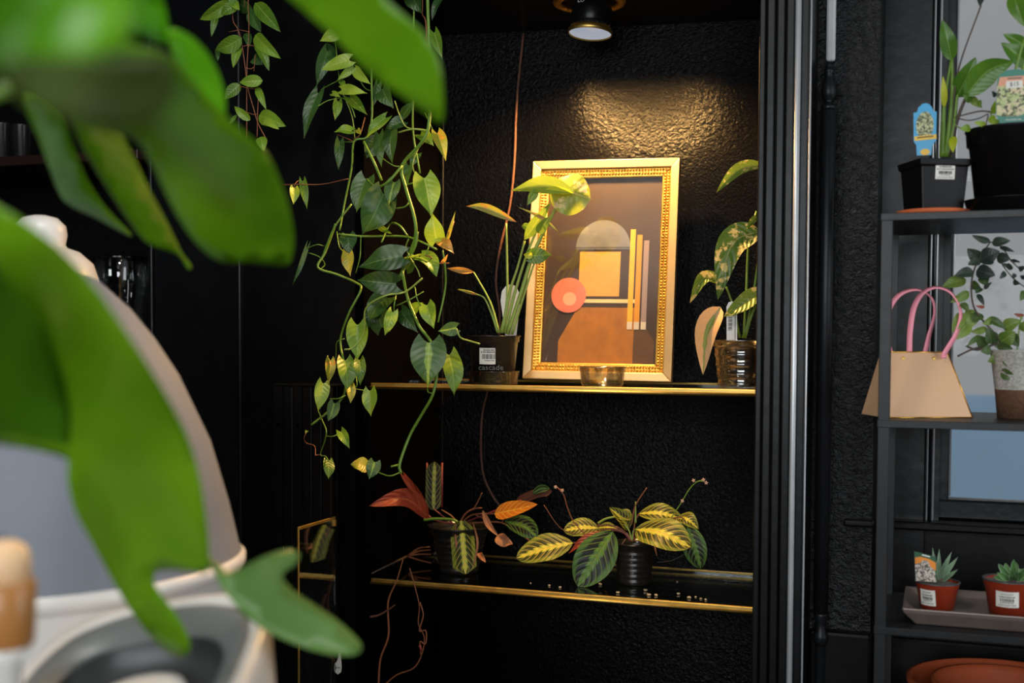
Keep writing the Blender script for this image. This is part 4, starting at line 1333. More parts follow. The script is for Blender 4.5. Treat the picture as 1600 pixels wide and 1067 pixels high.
stems = [
    # (frame, points, radius px, material, dY)
    (V4, [(430, -330), (432, 0), (428, 310), (430, 480), (410, 570), (355, 590), (345, 700), (315, 850), (295, 960)], 1.6, 'stem', 0.0),
    (V4, [(600, -330), (605, 0), (600, 300), (600, 440), (602, 560), (630, 722)], 1.5, 'stem', 0.02),
    (V4, [(660, -330), (662, 0), (672, 300), (668, 510), (640, 590), (555, 690), (570, 780), (605, 900), (612, 980), (585, 1060), (540, 1170)], 2.6, 'stem', -0.01),
    (V4, [(555, 690), (500, 755), (440, 790)], 2.0, 'stem', -0.01),
    (V4, [(395, 590), (440, 680), (470, 752)], 2.2, 'stem', 0.01),
    (V4, [(345, 850), (275, 945), (225, 1065)], 1.5, 'stem', 0.0),
    (V4, [(290, 975), (400, 985), (560, 985), (640, 1010), (700, 1040)], 1.6, 'stem', 0.0),
    (V4, [(60, 770), (130, 768), (220, 768), (330, 745)], 0.7, 'stem_brown', 0.02),
    (V4, [(636, -330), (640, 0), (640, 60), (655, 100), (660, 300)], 1.1, 'stem_brown', 0.03),
    (V4, [(525, 420), (545, 480), (575, 530), (640, 540), (668, 545)], 1.0, 'stem_pale', 0.0),
    (V4, [(540, 552), (600, 538), (665, 545)], 1.4, 'stem_pale', -0.01),
    (V4, [(270, -330), (272, 100), (280, 200), (300, 360), (345, 480), (360, 590)], 0.9, 'stem', 0.02),
    (V4, [(400, 490), (380, 560), (352, 580)], 0.9, 'stem_brown', 0.01),
    (V4, [(205, 442), (250, 418), (310, 410), (345, 450), (360, 490)], 0.9, 'stem', 0.0),
    (V4, [(460, 650), (520, 690), (555, 692)], 0.9, 'stem', 0.0),
    (V4, [(570, 770), (605, 762)], 1.0, 'stem', 0.0),
    (V4, [(525, 870), (570, 860), (590, 830)], 1.2, 'stem', 0.0),
    (V4, [(470, 1010), (490, 960), (510, 930), (545, 940), (580, 985)], 1.5, 'stem', 0.0),
    (V4, [(650, 470), (690, 555)], 0.8, 'stem', 0.0),
    (V4, [(660, 130), (690, 138)], 0.8, 'stem', 0.02),
    (V4, [(630, 600), (600, 680), (610, 730)], 0.9, 'stem_pale', 0.0),
    (V4, [(110, 782), (108, 768), (125, 752), (142, 757)], 0.7, 'stem_brown', 0.02),
    (V4, [(408, 745), (440, 775), (470, 778)], 1.0, 'stem', 0.0),
    (V4, [(330, 250), (345, 265), (395, 360), (430, 380)], 0.8, 'stem', 0.01),
    (V4, [(285, 560), (355, 590)], 0.6, 'stem_brown', 0.01), (V4, [(295, 590), (355, 592)], 0.7, 'stem', 0.01),
    (V4, [(215, 375), (260, 350), (300, 330)], 0.6, 'stem', 0.02),
    (V5, [(265, 0), (225, 110), (195, 172), (270, 200), (350, 235), (365, 262), (320, 350), (288, 440), (286, 490), (300, 560), (304, 650), (285, 700), (230, 750), (168, 798)], 1.9, 'stem', 0.0),
    (V5, [(530, 190), (550, 290), (575, 355), (600, 410), (640, 462), (665, 530), (668, 590), (650, 680), (605, 760), (560, 840), (520, 950), (525, 990)], 2.4, 'stem', -0.01),
    (V5, [(590, 30), (580, 90), (540, 170), (530, 195)], 2.3, 'stem', -0.01),
    (V5, [(690, 105), (700, 170), (700, 260), (672, 390)], 1.5, 'stem', 0.0),
    (V5, [(610, 215), (540, 270), (460, 285), (385, 335), (378, 430), (335, 490), (300, 498)], 1.4, 'stem_pale', -0.02),
    (V5, [(195, 740), (212, 780), (228, 820), (222, 860), (205, 915), (225, 922), (236, 940)], 1.0, 'stem', 0.0),
    (V5, [(225, 842), (255, 843), (285, 828)], 0.9, 'stem', 0.0),
    (V5, [(185, 920), (182, 882), (150, 870), (140, 850), (150, 826)], 0.7, 'stem_brown', 0.0),
    (V5, [(205, 915), (185, 918)], 0.8, 'stem_brown', 0.0),
    (V5, [(366, 50), (362, 130), (345, 195)], 0.9, 'stem', 0.0),
    (V5, [(345, 655), (375, 660), (402, 668)], 0.9, 'stem_pale', 0.0),
    (V5, [(525, 985), (480, 1000), (432, 985)], 1.1, 'stem', -0.01),
    (V5, [(520, 955), (485, 963)], 1.6, 'stem', -0.01),
    (V5, [(540, 135), (570, 130), (605, 120)], 1.6, 'spath_y', -0.02),
    (V5, [(555, 60), (545, 90), (560, 130), (590, 180), (600, 210)], 1.0, 'stem_pale', -0.02),
    (V5, [(620, 125), (640, 130), (670, 155), (715, 155)], 1.1, 'stem_brown', -0.01),
    (V5, [(640, 75), (625, 120)], 1.0, 'stem', -0.01),
    (V5, [(700, 70), (725, 20), (735, -10)], 1.0, 'stem_red', -0.01),
    (V5, [(745, 415), (760, 450), (790, 462), (838, 476)], 1.2, 'stem_pale', -0.02),
    (V5, [(505, 285), (498, 320), (497, 350)], 1.1, 'stem', -0.01),
    (V5, [(300, 455), (270, 470), (265, 530), (240, 545)], 0.8, 'stem', 0.0),
    (V5, [(240, 695), (280, 692), (304, 680)], 1.1, 'stem', 0.0),
    (V5, [(270, 30), (280, 90), (300, 112)], 0.9, 'stem', 0.0),
    (V5, [(150, 98), (190, 82), (222, 88)], 0.7, 'stem', 0.0),
    (V5, [(160, 115), (200, 130), (222, 160), (205, 178)], 0.9, 'stem', 0.0),
    (V5, [(345, 600), (350, 640), (335, 652)], 0.9, 'stem', 0.0),
    (V5, [(580, 250), (590, 300), (610, 330)], 0.9, 'stem', 0.0),
    (V5, [(505, 325), (560, 300), (615, 268)], 0.9, 'stem', -0.01),
    (V5, [(630, 640), (632, 665), (645, 672)], 1.2, 'stem', -0.01)]
mv = mpp(P(580, 400, YV))
for fr, pts, r, mt, dy in stems:
    n = len(pts)
    q = [P(*fr(p), YV + dy + 0.012 * math.sin(i * 1.7 + len(pts))) for i, p in enumerate(pts)]
    MB().tube(q, r * mv, 6, 5).build('stem', M[mt], vine, True)

vl = [
    (V4, (300, 128), (212, 172), 58, 'lf_l', 0), (V4, (335, 250), (217, 293), 58, 'lf_l', -.01), (V4, (352, 280), (284, 335), 34, 'lf_l', 0),
    (V4, (362, 292), (425, 352), 44, 'lf_l', 0), (V4, (305, 374), (413, 390), 46, 'lf_l', -.02), (V4, (338, 405), (412, 480), 48, 'lf', 0),
    (V4, (288, 422), (275, 503), 40, 'lf', 0), (V4, (347, 545), (273, 550), 36, 'lf_l', -.01), (V4, (245, 215), (198, 360), 62, 'lf_d', .04),
    (V4, (240, 205), (290, 260), 60, 'lf_d', .05),
    (V4, (205, 388), (147, 577), 56, 'lf_d', .03), (V4, (296, 588), (290, 710), 42, 'lf_d', .04), (V4, (487, 490), (405, 577), 46, 'lf', 0),
    (V4, (475, 370), (520, 452), 74, 'lf_d', .03), (V4, (512, 545), (515, 685), 62, 'lf_d', .03), (V4, (560, 505), (488, 540), 52, 'lf_d', .04),
    (V4, (450, 590), (405, 660), 84, 'lf_d', .05), (V4, (632, 560), (688, 610), 54, 'lf', .01), (V4, (702, 555), (738, 670), 56, 'lf_y', -.02),
    (V4, (690, 136), (723, 246), 46, 'lf', 0), (V4, (718, -12), (680, 88), 32, 'lf_d', 0), (V4, (648, 742), (678, 905), 112, 'lf_l', -.02),
    (V4, (700, 1006), (683, 888), 84, 'lf_l', -.01), (V4, (478, 808), (388, 980), 142, 'lf_d', -.02), (V4, (405, 745), (366, 885), 92, 'lf_d', .01),
    (V4, (522, 760), (500, 855), 66, 'lf_v', -.01), (V4, (582, 690), (570, 800), 44, 'lf_d', .03), (V4, (106, 783), (102, 853), 42, 'lf_l', .02),
    (V4, (142, 756), (160, 872), 36, 'lf', .02), (V4, (712, 1003), (772, 1058), 48, 'lf_o', -.02), (V4, (742, 1003), (778, 878), 16, 'lf_y', -.02),
    (V4, (460, 560), (470, 700), 50, 'lf_d', .05), (V4, (620, 640), (590, 700), 40, 'lf_d', .05), (V4, (330, 980), (335, 1060), 74, 'lf_d', .0),
    (V4, (720, 1000), (680, 1003), 22, 'spath_y', -.02), (V4, (370, 540), (385, 562), 24, 'lf_y', 0), (V4, (455, 350), (425, 460), 34, 'lf_d', .03),
    (V4, (300, 340), (320, 365), 26, 'lf', .0), (V4, (265, 390), (300, 405), 26, 'lf_l', 0), (V4, (460, 945), (515, 975), 26, 'lf', .0),
    (V4, (590, -40), (640, 60), 80, 'lf_d', .04), (V4, (560, 480), (610, 420), 40, 'lf_d', .04), (V4, (590, 200), (640, 140), 44, 'lf', .03),
    (V5, (312, 112), (324, 207), 50, 'lf_y', -.01), (V5, (530, 128), (358, 172), 98, 'lf_d', -.02), (V5, (505, 238), (352, 222), 96, 'lf_d', -.01),
    (V5, (600, 130), (668, 208), 74, 'lf', -.01), (V5, (492, 350), (460, 444), 52, 'lf_l', -.02), (V5, (628, 322), (656, 416), 68, 'lf_l', 0),
    (V5, (745, 412), (672, 425), 56, 'lf_v', -.02), (V5, (352, 400), (352, 542), 88, 'lf', 0), (V5, (470, 292), (400, 385), 84, 'lf_d', .02),
    (V5, (525, 345), (592, 432), 62, 'lf_d', .02), (V5, (302, 542), (312, 665), 76, 'lf', -.01), (V5, (360, 540), (363, 643), 48, 'lf', 0),
    (V5, (244, 540), (236, 634), 42, 'lf_y', 0), (V5, (216, 633), (195, 744), 60, 'lf_l', -.01), (V5, (318, 636), (325, 712), 42, 'lf_y', -.01),
    (V5, (402, 662), (405, 764), 60, 'lf_l', -.01), (V5, (260, 712), (235, 784), 52, 'lf_v', -.01), (V5, (286, 824), (321, 892), 42, 'lf_l', 0),
    (V5, (236, 940), (237, 1014), 46, 'lf', 0), (V5, (385, 962), (325, 955), 58, 'lf_y', 0), (V5, (420, 945), (398, 1014), 60, 'lf_v', -.01),
    (V5, (636, 472), (632, 645), 146, 'lf_v', -.03), (V5, (715, 520), (736, 684), 84, 'lf', .02), (V5, (150, 95), (92, 247), 20, 'lf_d', 0),
    (V5, (545, 180), (580, 130), 50, 'lf_d', .03), (V5, (575, 340), (612, 312), 40, 'lf', .02), (V5, (430, 330), (380, 420), 60, 'lf_d', .04),
    (V5, (152, 820), (145, 832), 14, 'lf', 0), (V5, (450, 410), (410, 290), 90, 'lf_d', .05), (V5, (690, 150), (712, 118), 14, 'lf_o', -.01)]
for i, (fr, b, t, w, mt, dy) in enumerate(vl):
    sc = 2.667 if fr is V4 else 2.541
    leafpx(vine, M[mt], fr(b), fr(t), w / sc, YV + dy, YV + dy - 0.012, 'heart', roll=rv.uniform(-0.45, 0.45), arch=rv.uniform(0.05, 0.16), fold=rv.uniform(0.08, 0.35), up=rv.uniform(0.0, 0.5),
           wave=0.10, lobe=0.20, nu=8, nv=12)

# ================================================================== small trailing plant at upper left
A7 = lambda x, y: (300 + x / 4.445, y / 4.445)
YT = 2.02
tb = P(375, -110, YT)
tr = empty('small_trailing_plant', tuple(tb), 'small-leaved trailing plant hanging behind the big blurred leaves, upper left', 'plant')
m1 = mpp(tb)
T0 = Matrix.Translation((tb.x, YT + 0.02, tb.z - 0.02))
MB().lathe(pot_lathe(60 * m1, 44 * m1, 0.1), 32, T0).build('pot', M['pot_black'], tr, True)
for k in range(3):
    a = k * 2.094 + 0.2
    MB().tube([T0 @ Vector((60 * m1 * math.cos(a), 60 * m1 * math.sin(a), 0.1)), T0 @ Vector((0, 0, 0.4))], 0.0012, 5).build('hanger_wire', M['metal'], tr, True)
MB().tube([T0 @ Vector((0, 0, 0.4)), T0 @ Vector((0, 0, 2.75 - tb.z + 0.02))], 0.0016, 5).build('hanger_wire', M['metal'], tr, True)
for pts, r in [([(392, -500), (390, 0), (395, 220), (382, 460), (380, 700), (380, 962)], 4), ([(300, -500), (285, 0), (285, 140), (320, 205), (345, 300), (370, 470), (385, 600), (430, 760), (460, 860), (520, 975)], 4.5),
               ([(462, 640), (455, 800), (452, 950)], 3.5), ([(365, -500), (365, 50)], 3), ([(320, 205), (400, 222)], 3.5), ([(345, 322), (400, 315), (445, 322)], 3.5),
               ([(370, 470), (410, 478), (430, 465)], 3.5), ([(330, 598), (390, 612), (450, 620)], 3.5), ([(380, 780), (430, 795), (455, 790)], 3.5), ([(440, 380), (430, 495)], 3), ([(255, 222), (320, 210)], 3)]:
    stempx(tr, M['stem_brown'], [A7(*p) for p in pts], YT, r / 4.445 * 0.5 * mpp(P(380, 100, YT)) * 1.6, 'stem')
for b, t, w, mt, dy in [((265, 10), (55, 135), 95, 'lf', 0), ((322, 25), (200, 105), 80, 'lf', -.01), ((172, 90), (135, 255), 48, 'lf', 0), ((440, 20), (616, 222), 108, 'lf', -.01),
                        ((400, 80), (482, 225), 88, 'lf_d', .02), ((345, 262), (160, 352), 112, 'lf', -.01), ((170, 345), (178, 426), 34, 'lf_d', 0), ((330, 318), (285, 472), 62, 'lf', 0),
                        ((440, 240), (617, 408), 96, 'lf', -.01), ((448, 300), (535, 492), 74, 'lf', -.015), ((492, 560), (330, 572), 84, 'lf_l', -.01), ((335, 585), (222, 690), 82, 'lf', .01),
                        ((450, 604), (516, 762), 54, 'lf', 0), ((405, 835), (293, 738), 60, 'lf', 0), ((310, 798), (253, 872), 26, 'lf', 0), ((468, 800), (652, 876), 112, 'lf', 0),
                        ((500, 838), (605, 898), 58, 'lf_l', -.01), ((475, 952), (500, 1050), 78, 'lf_l', 0), ((430, 395), (490, 450), 84, 'lf_d', .02), ((380, 230), (400, 330), 60, 'lf_d', .02),
                        ((330, 30), (430, 70), 90, 'lf_d', .03), ((310, -60), (250, 20), 90, 'lf', 0), ((290, 20), (330, 70), 60, 'lf_l', -.01)]:
    leafpx(tr, M[mt], A7(*b), A7(*t), w / 4.445, YT + dy, YT + dy - 0.01, 'ovate', roll=rv.uniform(-0.3, 0.3), arch=rv.uniform(0.06, 0.16), fold=rv.uniform(0.15, 0.4), wave=0.08)

# ================================================================== left niche things
pj = P(0, 245, 2.34)
for px, r, hh, lab in ((4, 17, 62, 'small black glazed pot on the brown niche shelf at the far left edge'), (34, 15, 58, 'second black glazed pot on the niche shelf, nearer the big leaf')):
    c0 = AT(px, 2.34, zs)
    m1 = mpp(c0)
    tag(MB().lathe([(r * .8 * m1, 0), (r * .86 * m1, .003), (r * m1, hh * m1 * .96), (r * 1.05 * m1, hh * m1), (r * .9 * m1, hh * m1), (r * .75 * m1, .006), (.001, .006)], 32, Matrix.Translation(c0)).build('glazed_pot', M['pot_dark'], None, True), lab, 'pot')
# fluted glass jar
cj = AT(191, 2.34, zs2)
m1 = mpp(cj)
ztj = P(191, 402, 2.34).z - zs2
jar = empty('glass_jar', tuple(cj), 'clear fluted glass jar in the dark niche behind the white gourd vase', 'jar')
mb = MB()
n = 48; prof = [(33, 0.0), (36, 0.02), (36, 0.70), (41, 0.74), (38, 0.77), (41.5, 0.80), (41.5, 0.985), (40, 1.0), (38.5, 0.985), (38.5, 0.80), (34, 0.7), (33, 0.03), (0.1, 0.02)]
vv, ff = [], []
for i, (r, z) in enumerate(prof):
    for k in range(n):
        a = 2 * math.pi * k / n
        fl = 1 + (0.05 if k % 4 < 2 else 0.0) * (1 if i in (1, 2, 4, 5, 6) else 0)
        vv.append(cj + Vector((r * m1 * fl * math.cos(a), r * m1 * fl * math.sin(a), z * ztj)))
for i in range(len(prof) - 1):
    for k in range(n):
        k2 = (k + 1) % n
        ff.append((i * n + k, i * n + k2, (i + 1) * n + k2, (i + 1) * n + k))
mb.add(vv, ff).build('body', M['crystal'], jar, True)
MB().lathe([(41 * m1, 0.985 * ztj), (42.5 * m1, 0.99 * ztj), (42.5 * m1, 1.0 * ztj), (40 * m1, 1.003 * ztj), (39.5 * m1, 0.99 * ztj)], 48, Matrix.Translation(cj), False, False).build('rim', M['crystal'], jar, True)

# ================================================================== pale ceramics behind the foreground leaves
# sideboard the ceramics stand on
zb_ = PD(100, 1180, 1.35).z
c_g = PD(62, 500, 1.75)
# large dome vessel
cd = PD(20, 880, 1.5); m1 = mpp(cd)
dome = empty('dome_vessel', tuple(cd), 'large pale grey-white dome vessel behind the big foreground leaf', 'vessel')
prof = [(350, -10), (351, 4), (347, 12), (329, 90), (301, 188), (252, 295), (216, 352), (180, 398), (130, 444), (70, 470), (1, 478)]
MB().lathe([(max(0.0005, (r - 0) * m1), z * m1) for r, z in prof], 64, Matrix.Translation(cd), True, True).build('body', M['cool_white'], dome, True)
MB().lathe([(351 * m1, -12 * m1), (356 * m1, -4 * m1), (356 * m1, 6 * m1), (349 * m1, 12 * m1)], 64, Matrix.Translation(cd), False, False).build('rim_band', M['ceramic'], dome, True)
MB().lathe([(300 * m1, -12 * m1 - 0.35), (330 * m1, -12 * m1 - 0.33), (340 * m1, -12 * m1)], 64, Matrix.Translation(cd), True, False).build('base', M['ceramic'], dome, True)
# gourd vase
cg = PD(66, 640, 1.92); m1 = mpp(cg)
MBg = MB().lathe([(40 * m1, 0), (70 * m1, 20 * m1), (88 * m1, 90 * m1), (90 * m1, 150 * m1), (87 * m1, 200 * m1), (78 * m1, 228 * m1), (58 * m1, 246 * m1), (40 * m1, 252 * m1), (37 * m1, 257 * m1), (40 * m1, 272 * m1), (38 * m1, 286 * m1), (26 * m1, 298 * m1), (10 * m1, 302 * m1), (0.0005, 302 * m1)], 48, Matrix.Translation(cg))
tag(MBg.build('gourd_vase', M['ceramic'], None, True), 'white double-bulge gourd vase in front of the glass jar', 'vase')
# oval basin in front
cb = PD(205, 1075, 1.06); m1 = mpp(cb)
Mt = Matrix.Translation(cb) @ Matrix.Rotation(YAW, 4, 'Z') @ Matrix.Rotation(math.radians(16), 4, 'X') @ Matrix.Rotation(math.radians(-10), 4, 'Y')
bas = empty('oval_basin', tuple(cb), 'white basin with a grey oval hollow at the lower left corner', 'basin')


def oval(prof, name, mat, n=3.0, cap=False):
    seg = 64
    vv, ff = [], []
    for rx, ry, z in prof:
        for k in range(seg):
            a = 2 * math.pi * k / seg
            c_, s_ = math.cos(a), math.sin(a)
            vv.append(Mt @ Vector((math.copysign(abs(c_) ** (2 / n), c_) * rx * m1, math.copysign(abs(s_) ** (2 / n), s_) * ry * m1, z * m1)))
    for i in range(len(prof) - 1):
        for k in range(seg):
            k2 = (k + 1) % seg
            ff.append((i * seg + k, i * seg + k2, (i + 1) * seg + k2, (i + 1) * seg + k))
    if cap: ff.append(tuple((len(prof) - 1) * seg + k for k in range(seg)))
    return MB().add(vv, ff).build(name, mat, bas, True)


oval([(165, 180, -420), (186, 200, -160), (204, 250, -20), (206, 252, 10), (200, 246, 22), (188, 232, 24), (178, 215, 18)], 'body', M['ceramic'], 3.2)
oval([(182, 222, 19), (176, 212, 22), (166, 196, 20), (142, 150, 4), (140, 146, 0)], 'rim', M['ceramic_grey'], 2.6)
oval([(144, 152, 4), (138, 142, -30), (110, 110, -60), (60, 60, -66)], 'hollow', M['ceramic_dark'], 2.4, True)
oval([(82, 78, -45), (78, 74, -20), (60, 56, -14), (1, 1, -12)], 'plug', M['ceramic'], 2.2, True)
# amber candle glass
ca = PD(6, 1010, 0.88); m1 = mpp(ca)
cand = empty('candle', tuple(ca), 'amber candle glass with peach wax at the left edge', 'candle')
MB().lathe([(40 * m1, 0), (46 * m1, 6 * m1), (50 * m1, 100 * m1), (46 * m1, 104 * m1), (44 * m1, 98 * m1), (1 * m1, 96 * m1)], 40, Matrix.Translation(ca)).build('glass_cup', M['amber'], cand, True)
MB().lathe([(43 * m1, 97 * m1), (41 * m1, 140 * m1), (34 * m1, 158 * m1), (18 * m1, 166 * m1), (0.5 * m1, 168 * m1)], 40, Matrix.Translation(ca)).build('wax', M['wax'], cand, True)
MB().tube([ca + Vector((0, 0, 166 * m1)), ca + Vector((0.001, 0, 176 * m1))], 0.0012, 6).build('wick', M['ink'], cand, True)

# low table that carries the ceramics
ztab = cd.z - 12 * (depth(cd) / F) - 0.35
tb_ = empty('side_table', (cd.x, cd.y, 0), 'low black side table under the white ceramics at the lower left', 'table')
MB().box(cd.x - 0.28, cd.x + 0.42, cd.y - 0.55, cd.y + 0.36, ztab - 0.03, ztab - 0.0005).build('table_top', M['black_wood'], tb_, False, 0.004)
for sx in (-0.26, 0.35):
    for sy in (-0.51, 0.30):
        MB().box(cd.x + sx, cd.x + sx + 0.03, cd.y + sy, cd.y + sy + 0.03, 0, ztab - 0.03).build('leg', M['black_wood'], tb_, False, 0.002)
MB().lathe([(0.018, ztab - ca.z), (0.012, -0.01), (0.02, 0)], 20, Matrix.Translation(ca)).build('pedestal', M['ceramic'], cand, True)

# ================================================================== big foreground plant
base = PD(-760, 900, 0.95)
fg = empty('large_leafed_plant', (base.x, base.y, 0), 'large glossy split-leafed plant filling the left foreground, out of focus', 'plant')
crown = PD(-560, 560, 0.95)
MB().tube([Vector((base.x, base.y, 0.75)), base, crown, PD(-520, 200, 0.85)], (0.016, 0.014, 0.01), 10).build('trunk', M['stem'], fg, True)
MB().lathe([(0.09, 0), (0.11, 0.01), (0.135, 0.76), (0.14, 0.77), (0.125, 0.77), (0.12, 0.74), (0.001, 0.74)], 36, Matrix.Translation((base.x, base.y, 0))).build('planter', M['pot_black'], fg, True)


def petiole(px, py, d, via=None):
    q = [crown]
    if via: q.append(PD(*via))
    else: q.append((crown + PD(px, py, d)) / 2 + Vector((0, 0, 0.05)))
    q.append(PD(px, py, d))
    MB().tube(q, (0.006, 0.004), 8).build('petiole', M['stem'], fg, True)


petiole(400, -70, 0.9, (20, -230, 0.8)); petiole(-20, 380, 0.85); MB().tube([PD(290, 868, 1.03), PD(318, 872, 1.04), PD(345, 892, 1.03)], (0.004, 0.0035), 8).build('petiole', M['stem'], fg, True); petiole(10, 140, 0.7); petiole(-20, 20, 0.5); petiole(250, -40, 0.95, (0, -160, 0.9))
# top leaf
flatleaf(fg, M['fg'], [(395, -60), (470, 12), (525, 62), (575, 112), (630, 152), (668, 178), (686, 192), (693, 180), (692, 140), (686, 95), (660, 50), (615, 10), (575, -30), (520, -90), (440, -100)],
         [(400, -60, 0.86), (690, 190, 0.98), (620, 20, 0.92)], 0.004, crease=((400, -60), (690, 190), 0.02))
# leaf top, deep-blur nearest
flatleaf(fg, M['fg_b'], [(-90, -90), (190, -90), (205, -20), (212, 40), (185, 78), (110, 98), (40, 112), (-20, 108), (-90, 100)], [(0, 0, 0.46), (200, 40, 0.5), (0, 100, 0.46)], 0.006)
flatleaf(fg, M['fg_b'], [(175, -40), (240, -40), (256, 5), (264, 45), (258, 66), (238, 62), (205, 40), (180, 10)], [(200, 0, 0.95), (260, 60, 1.0), (240, 0, 0.95)], 0.003)
flatleaf(fg, M['fg_b'], [(262, 48), (295, 56), (325, 85), (345, 125), (353, 165), (346, 196), (330, 192), (300, 150), (275, 100)], [(270, 60, 0.95), (350, 190, 1.05), (330, 90, 0.98)], 0.003)
# the main split blade and its fingers
flatleaf(fg, M['fg'], [(70, 60), (180, 70), (262, 86), (320, 150), (372, 200), (415, 240), (440, 290), (456, 345), (459, 385), (450, 412), (425, 413), (385, 410), (345, 409), (312, 385), (282, 345), (258, 300), (238, 258), (205, 215), (120, 190), (60, 130)],
         [(70, 60, 0.75), (455, 410, 1.12), (240, 255, 1.0), (320, 150, 0.9)], 0.006, crease=((110, 100), (450, 410), 0.03))
flatleaf(fg, M['fg'], [(110, 170), (175, 190), (205, 240), (235, 300), (262, 350), (282, 392), (298, 414), (294, 421), (280, 400), (258, 390), (228, 378), (195, 335), (160, 280), (128, 225)], [(110, 170, 0.95), (295, 418, 1.3), (200, 250, 1.1)], 0.003)
flatleaf(fg, M['fg'], [(35, 150), (90, 180), (112, 225), (135, 280), (165, 325), (205, 366), (190, 362), (150, 340), (101, 314), (80, 270), (60, 215)], [(35, 150, 0.95), (205, 366, 1.3), (90, 180, 1.0)], 0.003)
# dark olive blade close to the lens
flatleaf(fg, M['fg_o'], [(5, 100), (70, 88), (160, 92), (240, 88), (270, 98), (276, 130), (262, 165), (230, 195), (180, 205), (120, 195), (60, 170), (20, 140)],
         [(5, 100, 0.44), (290, 200, 0.52), (290, 100, 0.50)], 0.006)
# long lower-left leaf with lobes
flatleaf(fg, M['fg'], [(-60, 300), (0, 325), (60, 362), (110, 405), (160, 465), (205, 530), (250, 600), (288, 670), (310, 735), (321, 800), (326, 850), (324, 892), (300, 893), (268, 890), (245, 893), (240, 910), (252, 930), (275, 960), (292, 990), (297, 1012), (285, 1026), (262, 1018), (232, 990), (205, 955), (175, 905), (145, 850), (118, 800), (106, 750), (104, 714), (60, 704), (-10, 694), (-80, 690), (-80, 500)],
         [(-60, 330, 0.72), (300, 890, 1.02), (280, 1020, 1.05), (110, 720, 0.92)], 0.008, crease=((0, 380), (240, 1000), 0.04))
flatleaf(fg, M['fg_d'], [(-80, 350), (0, 420), (60, 500), (92, 580), (108, 650), (106, 712), (92, 712), (60, 704), (20, 694), (-40, 686), (-90, 680)], [(-80, 350, 0.66), (106, 712, 0.90), (-60, 680, 0.80)], 0.008)
flatleaf(fg, M['fg_p'], [(332, 880), (352, 893), (375, 888), (402, 874), (432, 862), (455, 858), (468, 867), (462, 882), (446, 893), (442, 905), (460, 924), (492, 946), (525, 968), (552, 992), (565, 1010), (556, 1023), (530, 1024), (495, 1018), (455, 1004), (415, 985), (385, 962), (358, 932), (340, 905)],
         [(335, 880, 1.02), (560, 1015, 1.12), (460, 860, 1.1)], 0.003)


# ================================================================== metal shelf unit on the right
UY0, UY1 = 2.02, 2.31
zT = P(1450, 331, UY0).z        # top surface of top shelf
zTb = P(1450, 342, UY0).z
zM = P(1450, 658, UY0).z
zL = P(1450, 985, UY0).z
ux0 = AT(1372, UY0, 1.4).x
ux1 = ux0 + 0.62
unit = empty('metal_shelf_unit', ((ux0 + ux1) / 2, (UY0 + UY1) / 2, 0), 'black square-tube metal shelf unit holding plants before the window', 'shelf unit')
pw = 0.018
for x in (ux0, ux1 - pw):
    for y in (UY0, UY1 - pw):
        MB().box(x, x + pw, y, y + pw, 0, zT - 0.001).build('post', M['metal'], unit, False, 0.001)
zB = P(1500, 1085, 2.17).z - 0.055
for z in (zT, zM, zL, zB):
    MB().box(ux0 - 0.001, ux1 + 0.001, UY0 - 0.001, UY1 + 0.001, z - 0.012, z).build('shelf_board', M['metal'], unit, False, 0.001)


def facing(p):
    f = CO - p; f.z = 0; f.normalize()
    return f, Vector((-f.y, f.x, 0))


# --- square black pot with glossy-leaved plant
Hz = lambda x, y: (1400 + x / 5.335, 140 + y / 5.335)
Iz = lambda x, y: (1400 + x / 5.93, y / 5.93)
YP = 2.11
ps = AT(1458, YP, zT); m1 = mpp(ps)
tag(MB().lathe([(48 * m1, 0), (52 * m1, .002), (55.5 * m1, 9 * m1), (53.5 * m1, 9.5 * m1), (48 * m1, .006), (.001, .005)], 48, Matrix.Translation(ps)).build('terracotta_saucer', M['terracotta'], None, True), 'thin terracotta saucer under the square black pot', 'saucer')
sq = empty('peace_lily', tuple(ps), 'upright glossy-leaved plant with a blue tag in a square black pot', 'plant')
rotq = math.radians(26)
Mq = Matrix.Translation(ps + Vector((0, 0, 0.007))) @ Matrix.Rotation(rotq, 4, 'Z')
# tapered square pot: the corner faces left of centre
hb_, ht_ = 33 * m1, 38.5 * m1
hp = 79 * m1


def sqring(h, z): return [(-h, -h, z), (h, -h, z), (h, h, z), (-h, h, z)]


rings = [sqring(hb_, 0), sqring(hb_ + (ht_ - hb_) * .86, hp * .86), sqring(ht_ + .002, hp * .87), sqring(ht_ + .0035, hp), sqring(ht_ - .002, hp), sqring(hb_ - .002, .005)]
vv = [Mq @ Vector(q) for r_ in rings for q in r_]
ff = [(3, 2, 1, 0)]
for i in range(len(rings) - 1):
    for k in range(4):
        k2 = (k + 1) % 4
        ff.append((i * 4 + k, i * 4 + k2, i * 4 + 4 + k2, i * 4 + 4 + k))
ff.append(tuple(20 + k for k in range(4)))
MB().add(vv, ff).build('pot', M['pot_black'], sq, False, 0.003)
MB().add([Mq @ Vector(q) for q in sqring(ht_ - .004, hp - .012)], [(0, 1, 2, 3)]).build('soil', M['soil'], sq)
